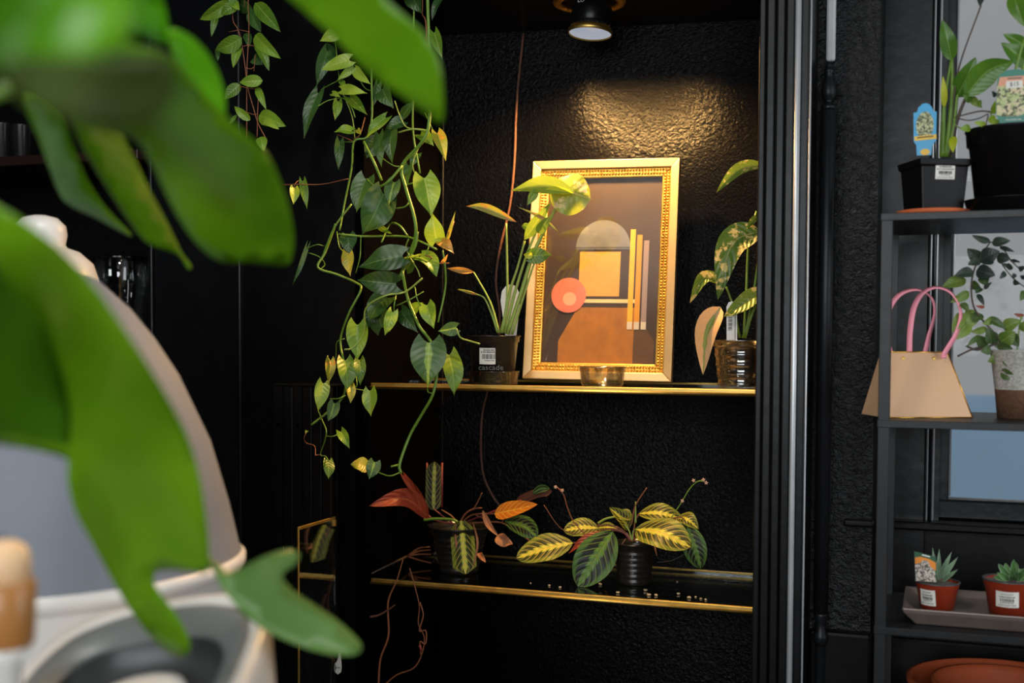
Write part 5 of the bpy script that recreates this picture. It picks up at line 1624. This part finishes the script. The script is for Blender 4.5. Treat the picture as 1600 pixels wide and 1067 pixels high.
# sticker on the right-hand face
# face normals of the pot: choose the one that shows right of the corner
best = None
for k in range(4):
    d = Matrix.Rotation(rotq + k * math.pi / 2, 3, 'Z') @ Vector((0, -1, 0))
    f_, r_ = facing(ps)
    if d.dot(f_) > 0.2 and (best is None or d.dot(f_) > best[0]): best = (d.dot(f_), d)
dn = best[1]
tz = P(1476, 272, YP).z - ps.z - .007
off = hb_ + (ht_ - hb_) * tz / hp * 1.0
rgt = Vector((-dn.y, dn.x, 0))
if rgt.dot(facing(ps)[1]) < 0: rgt = -rgt
sticker(sq, face_frame(ps + Vector((0, 0, .007 + tz)) + dn * (off + 0.0006) + rgt * (10 * m1 * 0.0), rgt, Vector((0, 0, 1)) + dn * 0.09 + rgt * -0.0), 31 * m1, 24 * m1,
        [('dash', 0.28, 0.62, 0.09), ('dash', 0.13, 0.86, 0.08), ('bar', -0.08, 0.66, 0.2), ('dash', -0.24, 0.5, 0.04), ('text', "NICO'S PLANT SHOP", -0.38, 0.8, 0.08)])
fs, rs = facing(ps)
ft = face_frame(P(1445, 200, YP - 0.022), rs, Vector((0, 0, 1)) + rs * -0.05)
tgb = prism_outline(ft, [(x * m1, y * m1) for x, y in [(-11, -42), (-12, -26), (-16, -20), (-17, 24), (-12, 25), (-10, 32), (-4, 37), (1, 38), (6, 36), (10, 31), (12, 25), (17, 24), (17, -20), (12, -26), (10, -42)]], 0.0008, 'plant_tag', plain('blue_tag', lin(30, 150, 200), .4, var=.1), sq)
t = NT('tag_foliage_print'); n1 = t.noise(420, 4, .6)
t.set(Base_Color=t.mix(t.step(n1, .42, .6), lin(60, 76, 40), lin(196, 196, 150)), Roughness=.5)
prism_outline(ft @ Matrix.Translation((0, 4 * m1, .0009)), [(13 * m1 * math.cos(a * .2618), 21 * m1 * math.sin(a * .2618)) for a in range(24)], .0002, 'printed_picture', t.m, tgb)
MB().box(-16 * m1, 16.5 * m1, -18.5 * m1, -11.5 * m1, .001, .0013, ft @ Matrix.Rotation(.06, 4, 'Z')).build('printed_band', plain('tag_yellow', lin(226, 184, 60), .5), tgb)
MB().box(-12 * m1, 12 * m1, -14.8 * m1, -13.2 * m1, .0013, .0015, ft @ Matrix.Rotation(.06, 4, 'Z')).build('printed_line', M['ink'], tgb)
prism_outline(ft @ Matrix.Translation((1 * m1, -37 * m1, .001)), [(7 * m1 * math.cos(a * .5236), 5 * m1 * math.sin(a * .5236)) for a in range(12)], .0002, 'printed_sun', plain('tag_yellow_sun', lin(226, 184, 60), .5), tgb)
for pts, r, mt in [([(1473, 245), (1474, 200), (1476, 160), (1486, 95)], (.005, .0035, .002), 'stem'), ([(1478, 245), (1484, 190), (1488, 130), (1487, 92)], (.004, .0025), 'stem'),
                   ([(1480, 245), (1490, 200), (1495, 155), (1497, 148)], (.0035, .002), 'stem'), ([(1482, 245), (1495, 190), (1508, 155), (1514, 145)], (.0035, .002), 'stem_dark'),
                   ([(1470, 245), (1472, 200), (1475, 165)], (.003, .002), 'stem_pale'), ([(1484, 245), (1490, 160), (1500, 100), (1533, 8)], (.0016, .0013), 'stem_dark'),
                   ([(1486, 245), (1480, 215), (1486, 190), (1500, 182)], (.001, .001), 'stem_pale')]:
    stempx(sq, M[mt], pts, YP, r)
for b, t_, w, mt, dy, mid in [(Iz(515, 560), Iz(428, 182), 25, 'spath', 0, None), (Iz(500, 545), Iz(405, 350), 14, 'spath', .01, None), (Iz(560, 905), Iz(738, 528), 33, 'spath', .01, None), (Iz(640, 890), Iz(1095, 568), 40, 'spath', -.02, Iz(850, 660)),
                              (Iz(445, 992), Iz(435, 702), 10, 'spath_y', -.01, None), (Iz(800, -90), Iz(778, 62), 14, 'hoya_d', .05, None), (Iz(690, 900), Iz(800, 1000), 12, 'hoya_l', .0, None),
                              (Iz(700, 930), Iz(620, 870), 14, 'spath', -.01, None), (Hz(480, 390), Hz(475, 525), 13, 'spath_y', -.03, None)]:
    leafpx(sq, M[mt], b, t_, w, YP + dy, YP + dy - .015, 'ovate', mid=mid, fold=.25, nv=14, roll=0.15)

# --- large round black pot with a price tag
YQ = 2.12
pq = AT(1583, YQ, zT); m1 = mpp(pq)
tag(MB().lathe([(60 * m1, 0), (66 * m1, .002), (72 * m1, 23 * m1), (73.5 * m1, 24 * m1), (70 * m1, 24 * m1), (62 * m1, .006), (.001, .005)], 48, Matrix.Translation(pq)).build('black_saucer', M['pot_black'], None, True), 'deep black plastic saucer under the large round pot', 'saucer')
rp = empty('arrow_leaf_plant', tuple(pq), 'green plant with a fifteen dollar tag in a large round black pot', 'plant')
T0 = Matrix.Translation(pq + Vector((0, 0, .006)))
hq = 127 * m1
MB().lathe([(.001, 0), (55 * m1, 0), (67 * m1, hq * .80), (70.5 * m1, hq * .81), (72 * m1, hq * .97), (73.5 * m1, hq * .98), (73.5 * m1, hq), (70 * m1, hq), (64 * m1, hq * .8), (.001, hq * .79)], 56, T0).build('pot', M['pot_black'], rp, True)
MB().lathe([(.001, hq * .93), (69 * m1, hq * .92)], 32, T0, False, False).build('soil', M['soil'], rp, True)
fq, rq = facing(pq)
ft = face_frame(P(1580, 158, YQ - .055), rq, Vector((0, 0, 1)))
mq = mpp(P(1580, 158, YQ - .055))
S = lambda pts: [(x * mq, y * mq) for x, y in pts]
tgq = prism_outline(ft, S([(-16, -46), (-17, -30), (-22, -18), (-21, 32), (-18, 42), (-8, 48), (8, 49), (20, 46), (26, 38), (26, -18), (19, -30), (18, -46)]), .0008, 'plant_tag', plain('tag_dark_green', lin(12, 112, 92), .4), rp)
t = NT('tag_leaf_print'); n1 = t.noise(160, 3, .5, .8)
t.set(Base_Color=t.mix(t.step(n1, .42, .5), lin(64, 70, 44), t.mix(t.step(t.noise(90, 2), .4, .6), lin(172, 184, 124), lin(206, 192, 156))), Roughness=.5)
prism_outline(ft @ Matrix.Translation((0, 0, .0009)), S([(-21, -20), (-21, 24), (25, 24), (25, -20), (10, -24), (-8, -24)]), .0002, 'printed_picture', t.m, tgq)
prism_outline(ft @ Matrix.Translation((0, 0, .0009)), S([(-20, 24), (-17, 38), (24, 38), (25, 24)]), .0002, 'printed_band', plain('tag_salmon', lin(214, 150, 118), .5), tgq)
MB().box(-8 * mq, 16 * mq, 20 * mq, 31 * mq, .0012, .0016, ft).build('price_sticker', M['paper'], tgq)
lettering('$15', 13 * mq, 7.5 * mq, ft @ Matrix.Translation((4 * mq, 25.5 * mq, .0018)), M['ink'], tgq)
lettering('TROPICAL', 24 * mq, 2.6 * mq, ft @ Matrix.Translation((4 * mq, -29 * mq, .001)), M['white_ink'], tgq)
MB().box(-6 * mq, 15 * mq, 34 * mq, 36 * mq, .0012, .0014, ft).build('printed_line', M['grey_ink'], tgq)
for pts, r, mt in [([(1580, 205), (1590, 140), (1605, 80)], (.003, .002), 'stem'), ([(1575, 205), (1585, 120), (1600, 60)], (.003, .002), 'stem'),
                   ([Hz(790, 185), Hz(700, 180), Hz(560, 212), Hz(490, 232)], (.0014, .001), 'stem_dark'), ([Hz(770, 200), Hz(690, 240), Hz(600, 256), Hz(520, 240)], (.001, .001), 'stem_dark'),
                   ([Hz(830, 330), Hz(800, 260), Hz(790, 185)], (.0016, .0012), 'stem'), ([Hz(740, 330), Hz(770, 210)], (.001, .001), 'stem_dark'), ([Hz(560, 330), Hz(500, 300), Hz(480, 240)], (.001, .001), 'stem')]:
    stempx(rp, M[mt], pts, YQ - .04, r)
for b, t_, w, mt, dy in [(Iz(1230, 440), Iz(990, 315), 19, 'spath', 0), (Iz(1250, 620), Iz(973, 395), 27, 'spath', -.01), (Iz(1080, -80), Iz(1200, 255), 26, 'spath', 0),
                         (Hz(800, 180), Hz(830, 90), 7, 'lf_l', -.04), (Hz(800, 200), Hz(850, 130), 9, 'lf_l', -.04), (Hz(790, 220), Hz(830, 300), 12, 'lf_l', -.04), (Hz(620, 320), Hz(532, 330), 12, 'lf_l', -.05),
                         (Hz(750, 300), Hz(650, 270), 9, 'lf_l', -.05), (Hz(690, 90), Hz(712, 150), 8, 'hoya_l', -.03), (Hz(830, 60), Hz(800, 10), 7, 'hoya_d', -.03), (Hz(880, 290), Hz(820, 250), 10, 'lf_l', -.04),
                         (Hz(840, 120), Hz(870, 190), 9, 'lf_l', -.035)]:
    leafpx(rp, M[mt], b, t_, w, YQ + dy, YQ + dy - .012, 'ovate', fold=.25, roll=.2)

# --- gift bag
Jz = lambda x, y: (1320 + x / 2.807, 320 + y / 2.807)
YG = 2.07
bl = AT(1381, YG, zM)
m1 = mpp(bl)
bag = empty('gift_bag', tuple(bl), 'beige trapezoid gift bag with two pink handles on the middle metal shelf', 'bag')
yg = math.radians(24)
G = Matrix.Translation(bl + Vector((0, 0, .001))) @ Matrix.Rotation(yg, 4, 'Z')
bw, hh = 143 * m1, 102 * m1
tl_, tr_ = 16 * m1, 117 * m1
db = 0.10
tz0, tz1 = 0.038, 0.062    # depth range at the top


def bagpt(u, w, zz):
    """u along front 0..1, w depth 0..1, zz height 0..1"""
    x = (tl_ * zz) + u * (bw * (1 - zz) + (tr_ - tl_) * zz)
    y = (tz0 * zz) + w * (db * (1 - zz) + (tz1 - tz0) * zz)
    return G @ Vector((x, y, hh * zz))


def panel(pts, name, mat):
    n = len(pts)
    c = sum(pts, Vector()) / n
    nn = (pts[1] - pts[0]).cross(pts[2] - pts[1]).normalized() * .0012
    MB().add(list(pts) + [p - nn for p in pts], [tuple(range(n)), tuple(reversed(range(n, 2 * n)))] + [(i, n + i, n + (i + 1) % n, (i + 1) % n) for i in range(n)]).build(name, mat, bag)


panel([bagpt(0, 0, 0), bagpt(1, 0, 0), bagpt(1, 0, 1), bagpt(0, 0, 1)], 'front_panel', M['kraft'])
panel([bagpt(1, 1, 0), bagpt(0, 1, 0), bagpt(0, 1, 1), bagpt(1, 1, 1)], 'back_panel', M['kraft'])
for u in (0, 1):
    f0, f1 = bagpt(u, 0, 0), bagpt(u, 1, 0)
    t0, t1 = bagpt(u, 0, 1), bagpt(u, 1, 1)
    inn = (G.to_3x3() @ Vector((1 if u == 0 else -1, 0, 0))) * .012
    tm = (t0 + t1) / 2 + inn
    cm = f0.lerp(f1, .5)
    if u == 0:
        panel([f1, f0, cm.lerp(tm, .35)], 'gusset', M['kraft']); panel([f0, t0, tm, cm.lerp(tm, .35)], 'gusset', M['kraft']); panel([t1, f1, cm.lerp(tm, .35), tm], 'gusset', M['kraft'])
    else:
        panel([f0, f1, cm.lerp(tm, .35)], 'gusset', M['kraft']); panel([t0, f0, cm.lerp(tm, .35), tm], 'gusset', M['kraft']); panel([f1, t1, tm, cm.lerp(tm, .35)], 'gusset', M['kraft'])
panel([bagpt(0, 0, 0), bagpt(0, 1, 0), bagpt(1, 1, 0), bagpt(1, 0, 0)], 'base', M['kraft'])
# gold edging of the front
for a_, b_ in (((0, 0, 0), (1, 0, 0)), ((1, 0, 0), (1, 0, 1)), ((1, 0, 1), (0, 0, 1)), ((0, 0, 1), (0, 0, 0))):
    MB().tube([bagpt(*a_), bagpt(*b_)], .0012, 6).build('edging', M['gold'], bag, True)
for u in (.27, .75):
    c0 = bagpt(u, 0, .9)
    MB().lathe([(.0006, -.001), (.0025, -.001), (.0033, .0004), (.0022, .0014), (.0012, .0006)], 16, Matrix.Translation(c0) @ G.to_3x3().to_4x4() @ Matrix.Rotation(math.radians(90), 4, 'X')).build('eyelet', M['brass'], bag, True)


def strap(pts, wdt, name):
    """flat leather strap: pts world, width along bag x"""
    q = catmull([Vector(p) for p in pts], 6)
    n = len(q)
    ax = G.to_3x3() @ Vector((0, 1, 0))
    v, f = [], []
    for i, p in enumerate(q):
        tt = (q[min(i + 1, n - 1)] - q[max(i - 1, 0)]).normalized()
        # the strap twists from facing front at its ends to edge-on at the top of the loop
        k = abs(2 * i / (n - 1) - 1)
        sd = tt.cross(ax).normalized()
        w = (sd * (0.35 + 0.65 * k) + ax * (1 - k) * 0.8).normalized() * wdt * .5
        nn = tt.cross(w).normalized() * .0008
        v += [p - w - nn, p + w - nn, p + w + nn, p - w + nn]
    for i in range(n - 1):
        for j in range(4):
            j2 = (j + 1) % 4
            f.append((i * 4 + j, i * 4 + j2, i * 4 + 4 + j2, i * 4 + 4 + j))
    f.append((3, 2, 1, 0)); f.append(tuple(4 * (n - 1) + j for j in range(4)))
    MB().add(v, f).build(name, M['pink'], bag, True)


ytop0 = bagpt(.5, 0, 1).y; ytop1 = bagpt(.5, 1, 1).y
strap([P(*Jz(x, y), ytop0 + .004 + d) for x, y, d in [(281, 672, .002), (283, 650, 0), (286, 560, -.002), (302, 455, -.006), (340, 388, -.01), (400, 362, -.01), (468, 388, -.006), (508, 465, 0), (490, 560, 0), (438, 650, .002), (434, 672, .003)]], .0088, 'handle')
strap([P(*Jz(x, y), ytop1 + .004 + d) for x, y, d in [(205, 690, 0), (197, 640, 0), (180, 570, .004), (190, 470, .008), (240, 395, .012), (318, 372, .012), (380, 408, .008), (394, 480, .004), (370, 570, 0), (352, 650, 0), (346, 690, 0)]], .0088, 'handle')

# --- waxy trailing plant in a speckled clear pot
Kz = lambda x, y: (1460 + x / 3.336, 350 + y / 3.336)
YK = 2.17
pk = AT(1592, YK, zM); m1 = mpp(pk)
hk = empty('waxy_vine', tuple(pk), 'waxy-leaved vine against the window in a frosted pot beside the gift bag', 'plant')
T0 = Matrix.Translation(pk)
t = NT('frosted_pot'); nk = t.noise(260, 4, .7)
t.set(Base_Color=t.mix(t.step(nk, .4, .65), lin(150, 146, 138), lin(190, 188, 182)), Roughness=.4)
hkz = 106 * m1
sp3 = t.n('ShaderNodeSeparateXYZ'); t.put(sp3.inputs[0], t.coord('Object'))
MB().lathe([(.001, 0), (32 * m1, 0), (36.5 * m1, hkz * .42)], 40, T0, False, False).build('soil_band', M['root_ball'], hk, True)
MB().lathe([(36.5 * m1, hkz * .42), (44 * m1, hkz * .98), (45 * m1, hkz), (42.5 * m1, hkz), (40 * m1, hkz * .85), (.001, hkz * .82)], 40, T0, False, False).build('pot', t.m, hk, True)
for pts, r, mt in [([(292, 92), (245, 165), (207, 240), (192, 330), (205, 430), (250, 500), (330, 590), (400, 700)], (.0012, .0016, .002), 'stem_dark'), ([(330, 170), (370, 235), (420, 290), (480, 335)], (.001, .001), 'stem_dark'),
                   ([(165, 635), (215, 655), (260, 645), (330, 620)], (.0018, .002), 'stem_dark'), ([(120, 690), (180, 660), (240, 640)], (.0018, .0016), 'stem_dark'), ([(440, 700), (430, 800), (425, 830)], (.001, .0008), 'stem_dark'),
                   ([(370, 790), (380, 825), (410, 840), (425, 820)], (.0007, .0007), 'stem_dark'), ([(290, 92), (350, 120), (400, 190), (450, 240)], (.001, .001), 'stem_dark'), ([(455, 480), (440, 560), (430, 690)], (.0014, .0014), 'stem')]:
    stempx(hk, M[mt], [Kz(*p) for p in pts], YK - .02, r)
for b, t_, w, mt in [((290, 92), (195, 58), 36, 'hoya_d'), ((300, 98), (397, 88), 50, 'hoya_d'), ((242, 185), (170, 128), 66, 'hoya_d'), ((238, 190), (174, 212), 48, 'hoya_d'), ((240, 185), (342, 142), 88, 'hoya_d'),
                     ((325, 175), (398, 182), 58, 'hoya_d'), ((340, 120), (418, 145), 24, 'hoya_d'), ((205, 250), (106, 268), 56, 'hoya_d'), ((220, 240), (318, 268), 76, 'hoya_d'), ((252, 268), (272, 322), 58, 'hoya'),
                     ((260, 210), (290, 150), 70, 'hoya_d'), ((165, 290), (40, 328), 66, 'hoya_l'), ((182, 355), (83, 408), 50, 'hoya_l'), ((195, 308), (242, 332), 46, 'hoya'), ((258, 338), (300, 303), 24, 'hoya_d'),
                     ((240, 330), (215, 362), 40, 'hoya'), ((225, 365), (260, 425), 28, 'hoya_d'), ((262, 434), (212, 426), 18, 'hoya_r'), ((138, 412), (182, 458), 36, 'hoya'), ((150, 462), (92, 565), 62, 'hoya_l'),
                     ((195, 445), (180, 545), 78, 'hoya_l'), ((180, 510), (102, 604), 82, 'hoya_l'), ((245, 468), (200, 512), 54, 'hoya'), ((275, 545), (188, 562), 40, 'hoya_l'), ((278, 488), (374, 548), 42, 'hoya'),
                     ((360, 545), (452, 503), 70, 'hoya_l'), ((345, 612), (422, 560), 84, 'hoya_l'), ((300, 625), (278, 536), 58, 'hoya'), ((392, 638), (318, 600), 62, 'hoya'), ((268, 642), (218, 578), 62, 'hoya'),
                     ((296, 655), (240, 662), 50, 'hoya'), ((372, 688), (276, 718), 66, 'hoya_l'), ((385, 688), (402, 758), 66, 'hoya'), ((345, 768), (427, 802), 56, 'hoya'), ((443, 730), (446, 755), 22, 'hoya'),
                     ((240, 580), (168, 640), 30, 'hoya'), ((400, 575), (440, 640), 60, 'hoya'), ((370, 250), (340, 285), 30, 'hoya_d'), ((390, 225), (350, 205), 22, 'hoya_d'), ((400, 240), (385, 200), 26, 'hoya_d'),
                     ((410, 300), (445, 310), 30, 'hoya_d'), ((420, 260), (405, 285), 24, 'hoya_d'), ((440, 240), (475, 220), 28, 'hoya_d'), ((450, 280), (480, 270), 26, 'hoya_d'), ((395, 190), (450, 200), 18, 'hoya_d'),
                     ((470, 350), (445, 400), 40, 'hoya'), ((468, 478), (413, 468), 20, 'hoya_r'), ((330, 640), (410, 650), 60, 'hoya'), ((300, 560), (330, 650), 50, 'hoya'), ((460, 560), (480, 500), 50, 'hoya_l'), ((300, 500), (250, 520), 40, 'hoya_l')]:
    dy = rv.uniform(-.035, 0.0)
    leafpx(hk, M[mt], Kz(*b), Kz(*t_), w / 3.336, YK + dy, YK + dy - .01, 'ovate', roll=rv.uniform(-.4, .4), fold=rv.uniform(.1, .3), arch=.1)

# --- metal tray with two succulents
Mz = lambda x, y: (1400 + x / 4.7, 840 + y / 4.7)
a0 = AT(1408, 2.045, zL); m1 = mpp(a0)
tx0, tx1, ty0, ty1 = a0.x, a0.x + .42, 2.045, 2.235
th_ = 26 * m1
mb = MB()
o_ = [(tx0 + .022, ty0 + .012, 0), (tx1 - .022, ty0 + .012, 0), (tx1 - .022, ty1 - .012, 0), (tx0 + .022, ty1 - .012, 0)]
u_ = [(tx0 + .003, ty0 + .002, th_ * .72), (tx1 - .003, ty0 + .002, th_ * .72), (tx1 - .003, ty1 - .002, th_ * .72), (tx0 + .003, ty1 - .002, th_ * .72)]
w_ = [(tx0, ty0, th_), (tx1, ty0, th_), (tx1, ty1, th_), (tx0, ty1, th_)]
i_ = [(tx0 + .004, ty0 + .004, th_), (tx1 - .004, ty0 + .004, th_), (tx1 - .004, ty1 - .004, th_), (tx0 + .004, ty1 - .004, th_)]
j_ = [(tx0 + .02, ty0 + .014, th_ * .55), (tx1 - .02, ty0 + .014, th_ * .55), (tx1 - .02, ty1 - .014, th_ * .55), (tx0 + .02, ty1 - .014, th_ * .55)]
vv = [Vector(q) + Vector((0, 0, zL + .0005)) for r_ in (o_, u_, w_, i_, j_) for q in r_]
ff = [(3, 2, 1, 0), (16, 17, 18, 19)]
for i in range(4):
    for k in range(4):
        k2 = (k + 1) % 4
        ff.append((i * 4 + k, i * 4 + k2, i * 4 + 4 + k2, i * 4 + 4 + k))
tag(mb.add(vv, ff).build('metal_tray', M['tray'], None, False, .0025), 'shallow dull metal tray under the two red succulent pots', 'tray')
zt2 = zL + th_ * .55 + .001


def succulent_pot(px, py_top, rt_px, rb_px, Y, label, lines):
    p = AT(px, Y, zt2); m1 = mpp(p)
    h = P(px, py_top, Y).z - zt2
    e = empty('succulent', tuple(p), label, 'succulent')
    MB().lathe([(rb_px * .5 * m1, 0), (rb_px * m1, 0), (rt_px * .965 * m1, h * .80), (rt_px * m1, h * .82), (rt_px * 1.02 * m1, h * .97), (rt_px * 1.06 * m1, h), (rt_px * .98 * m1, h), (rt_px * .93 * m1, h * .8), (rb_px * .92 * m1, .004), (.001, .004)], 40, Matrix.Translation(p)).build('pot', M['pot_red'], e, True)
    MB().lathe([(rt_px * 1.07 * m1, h - .0012), (rt_px * 1.07 * m1, h + .0006), (rt_px * .97 * m1, h + .0006), (rt_px * .97 * m1, h - .0012)], 40, Matrix.Translation(p), False, False).build('rim', M['ceramic_dark'], e, True)
    MB().lathe([(.001, h * .93), (rt_px * .96 * m1, h * .91)], 24, Matrix.Translation(p), False, False).build('gravel', plain('grey_gravel', lin(120, 112, 104), .9, var=.6, vscale=300, bump=.8, bscale=260), e, True)
    return e, p, m1, h


YU = 2.125
s1, p1, m1, h1 = succulent_pot(1464, 908, 32, 25, YU, 'spiky grey-green succulent with an orange picture tag in a red pot', None)
f1, r1 = facing(p1)
# sticker wraps the left-front of the pot
d1 = (f1 * .86 - r1 * .5).normalized(); rr1 = Vector((-d1.y, d1.x, 0))
zc1 = P(1443, 934, YU - .03).z
LN = [('text', 'SUCCULENT', .34, .56, .10), ('dash', .17, .68, .08), ('bar', -.03, .62, .2), ('dash', -.2, .58, .05), ('text', "NICO'S PLANT SHOP", -.36, .82, .10)]
sticker(s1, face_frame(Vector((p1.x, p1.y, zc1)) + d1 * (28.9 * m1), rr1, Vector((0, 0, 1)) + d1 * .16), 25 * m1, 25 * m1, LN, bend=28 * m1)
ft = face_frame(P(1446, 886, YU - .022), r1, Vector((0, 0, 1)) + r1 * .02)
tgs = prism_outline(ft, [(x * m1, y * m1) for x, y in [(-14, -22), (-17, 24), (15, 17), (17, -22)]], .0008, 'plant_tag', plain('tag_forest_green', lin(30, 84, 50), .4), s1)
prism_outline(ft @ Matrix.Translation((0, 0, .0009)), [(x * m1, y * m1) for x, y in [(-15, 0), (-16, 14), (-8, 16), (6, 13), (15, 8), (15.5, -4)]], .0002, 'printed_band', plain('tag_orange', lin(226, 136, 40), .5), tgs)
t = NT('tag_succulent_print'); n1 = t.noise(330, 4, .6, .5)
t.set(Base_Color=t.mix(t.step(n1, .42, .56), lin(70, 62, 56), lin(200, 190, 176)), Roughness=.5)
prism_outline(ft @ Matrix.Translation((0, 0, .0012)), [(x * m1, y * m1) for x, y in [(-14, -22), (-15.5, 4), (-8, 6), (-4, 11), (4, 10), (7, 2), (14, -4), (16, -22)]], .0002, 'printed_picture', t.m, tgs)
MB().box(-7 * m1, 5 * m1, 17.2 * m1, 19.0 * m1, .0009, .0012, ft @ Matrix.Rotation(-.2, 4, 'Z') @ Matrix.Translation((-2 * m1, -.5 * m1, 0))).build('printed_line', M['white_ink'], tgs)
for bx, by, tx, ty, w, dy in [(300, 320, 268, 70, 30, 0), (310, 300, 318, 80, 30, .01), (320, 300, 410, 100, 32, 0), (330, 300, 456, 140, 36, -.01), (340, 310, 456, 232, 34, -.02), (310, 310, 205, 150, 30, .02),
                              (300, 330, 270, 140, 34, -.01), (325, 310, 370, 150, 30, -.015), (300, 320, 240, 180, 30, .015), (320, 320, 300, 180, 26, -.02), (335, 320, 420, 270, 26, -.03), (318, 300, 345, 190, 24, -.02)]:
    leafpx(s1, M['succ'], Mz(bx, by), Mz(tx, ty), w / 4.7, YU, YU + dy, 'lance', fold=.5, arch=.04, wave=0.0, nv=8)
s2, p2, m1, h2 = succulent_pot(1577, 904, 38.5, 30, YU, 'rosette succulent in the wider red pot at the right frame edge', None)
f2, r2 = facing(p2)
zc2 = P(1573, 937, YU - .035).z
d2 = (f2 * .985 - r2 * .1).normalized(); rr2 = Vector((-d2.y, d2.x, 0))
sticker(s2, face_frame(Vector((p2.x, p2.y, zc2)) + d2 * (35.0 * m1), rr2, Vector((0, 0, 1)) + d2 * .17), 33 * m1, 25 * m1, LN, bend=34 * m1)
cx, cy = 860, 300
for k, (tx, ty, w) in enumerate([(750, 190, 44), (800, 185, 40), (865, 155, 44), (885, 180, 48), (920, 230, 44), (740, 255, 46), (715, 285, 40), (960, 250, 46), (990, 200, 46), (1000, 280, 44), (820, 220, 40), (850, 235, 50), (930, 290, 44), (780, 290, 46), (900, 255, 44), (1040, 240, 46), (840, 290, 44)]):
    leafpx(s2, M['succ_g'], Mz(cx + (tx - cx) * .2, 310), Mz(tx, ty), w / 4.7, YU, YU - .01 + .025 * math.sin(k * 2.1), 'ellip', fold=.4, arch=.08, wave=0.0, nv=8)

# --- nested terracotta dishes on the bottom shelf
pc = AT(1566, 2.165, zB); m1 = mpp(pc)
ro = 144 * m1


def bowl(r, h, z0): return MB().lathe([(r * .72, z0), (r * .76, z0 + .001), (r * .97, z0 + h * .86), (r, z0 + h * .9), (r, z0 + h), (r * .955, z0 + h), (r * .93, z0 + h * .86), (r * .72, z0 + .007), (.001, z0 + .006)], 56, Matrix.Translation(pc))


tag(bowl(ro, .085, .0).build('terracotta_dish', M['terracotta_shaded'], None, True), 'outer and larger of two nested terracotta dishes under the tray', 'dish')
tag(bowl(ro * .74, .076, .0085).build('terracotta_dish', M['terracotta_shaded'], None, True), 'inner and smaller of two nested terracotta dishes under the tray', 'dish')
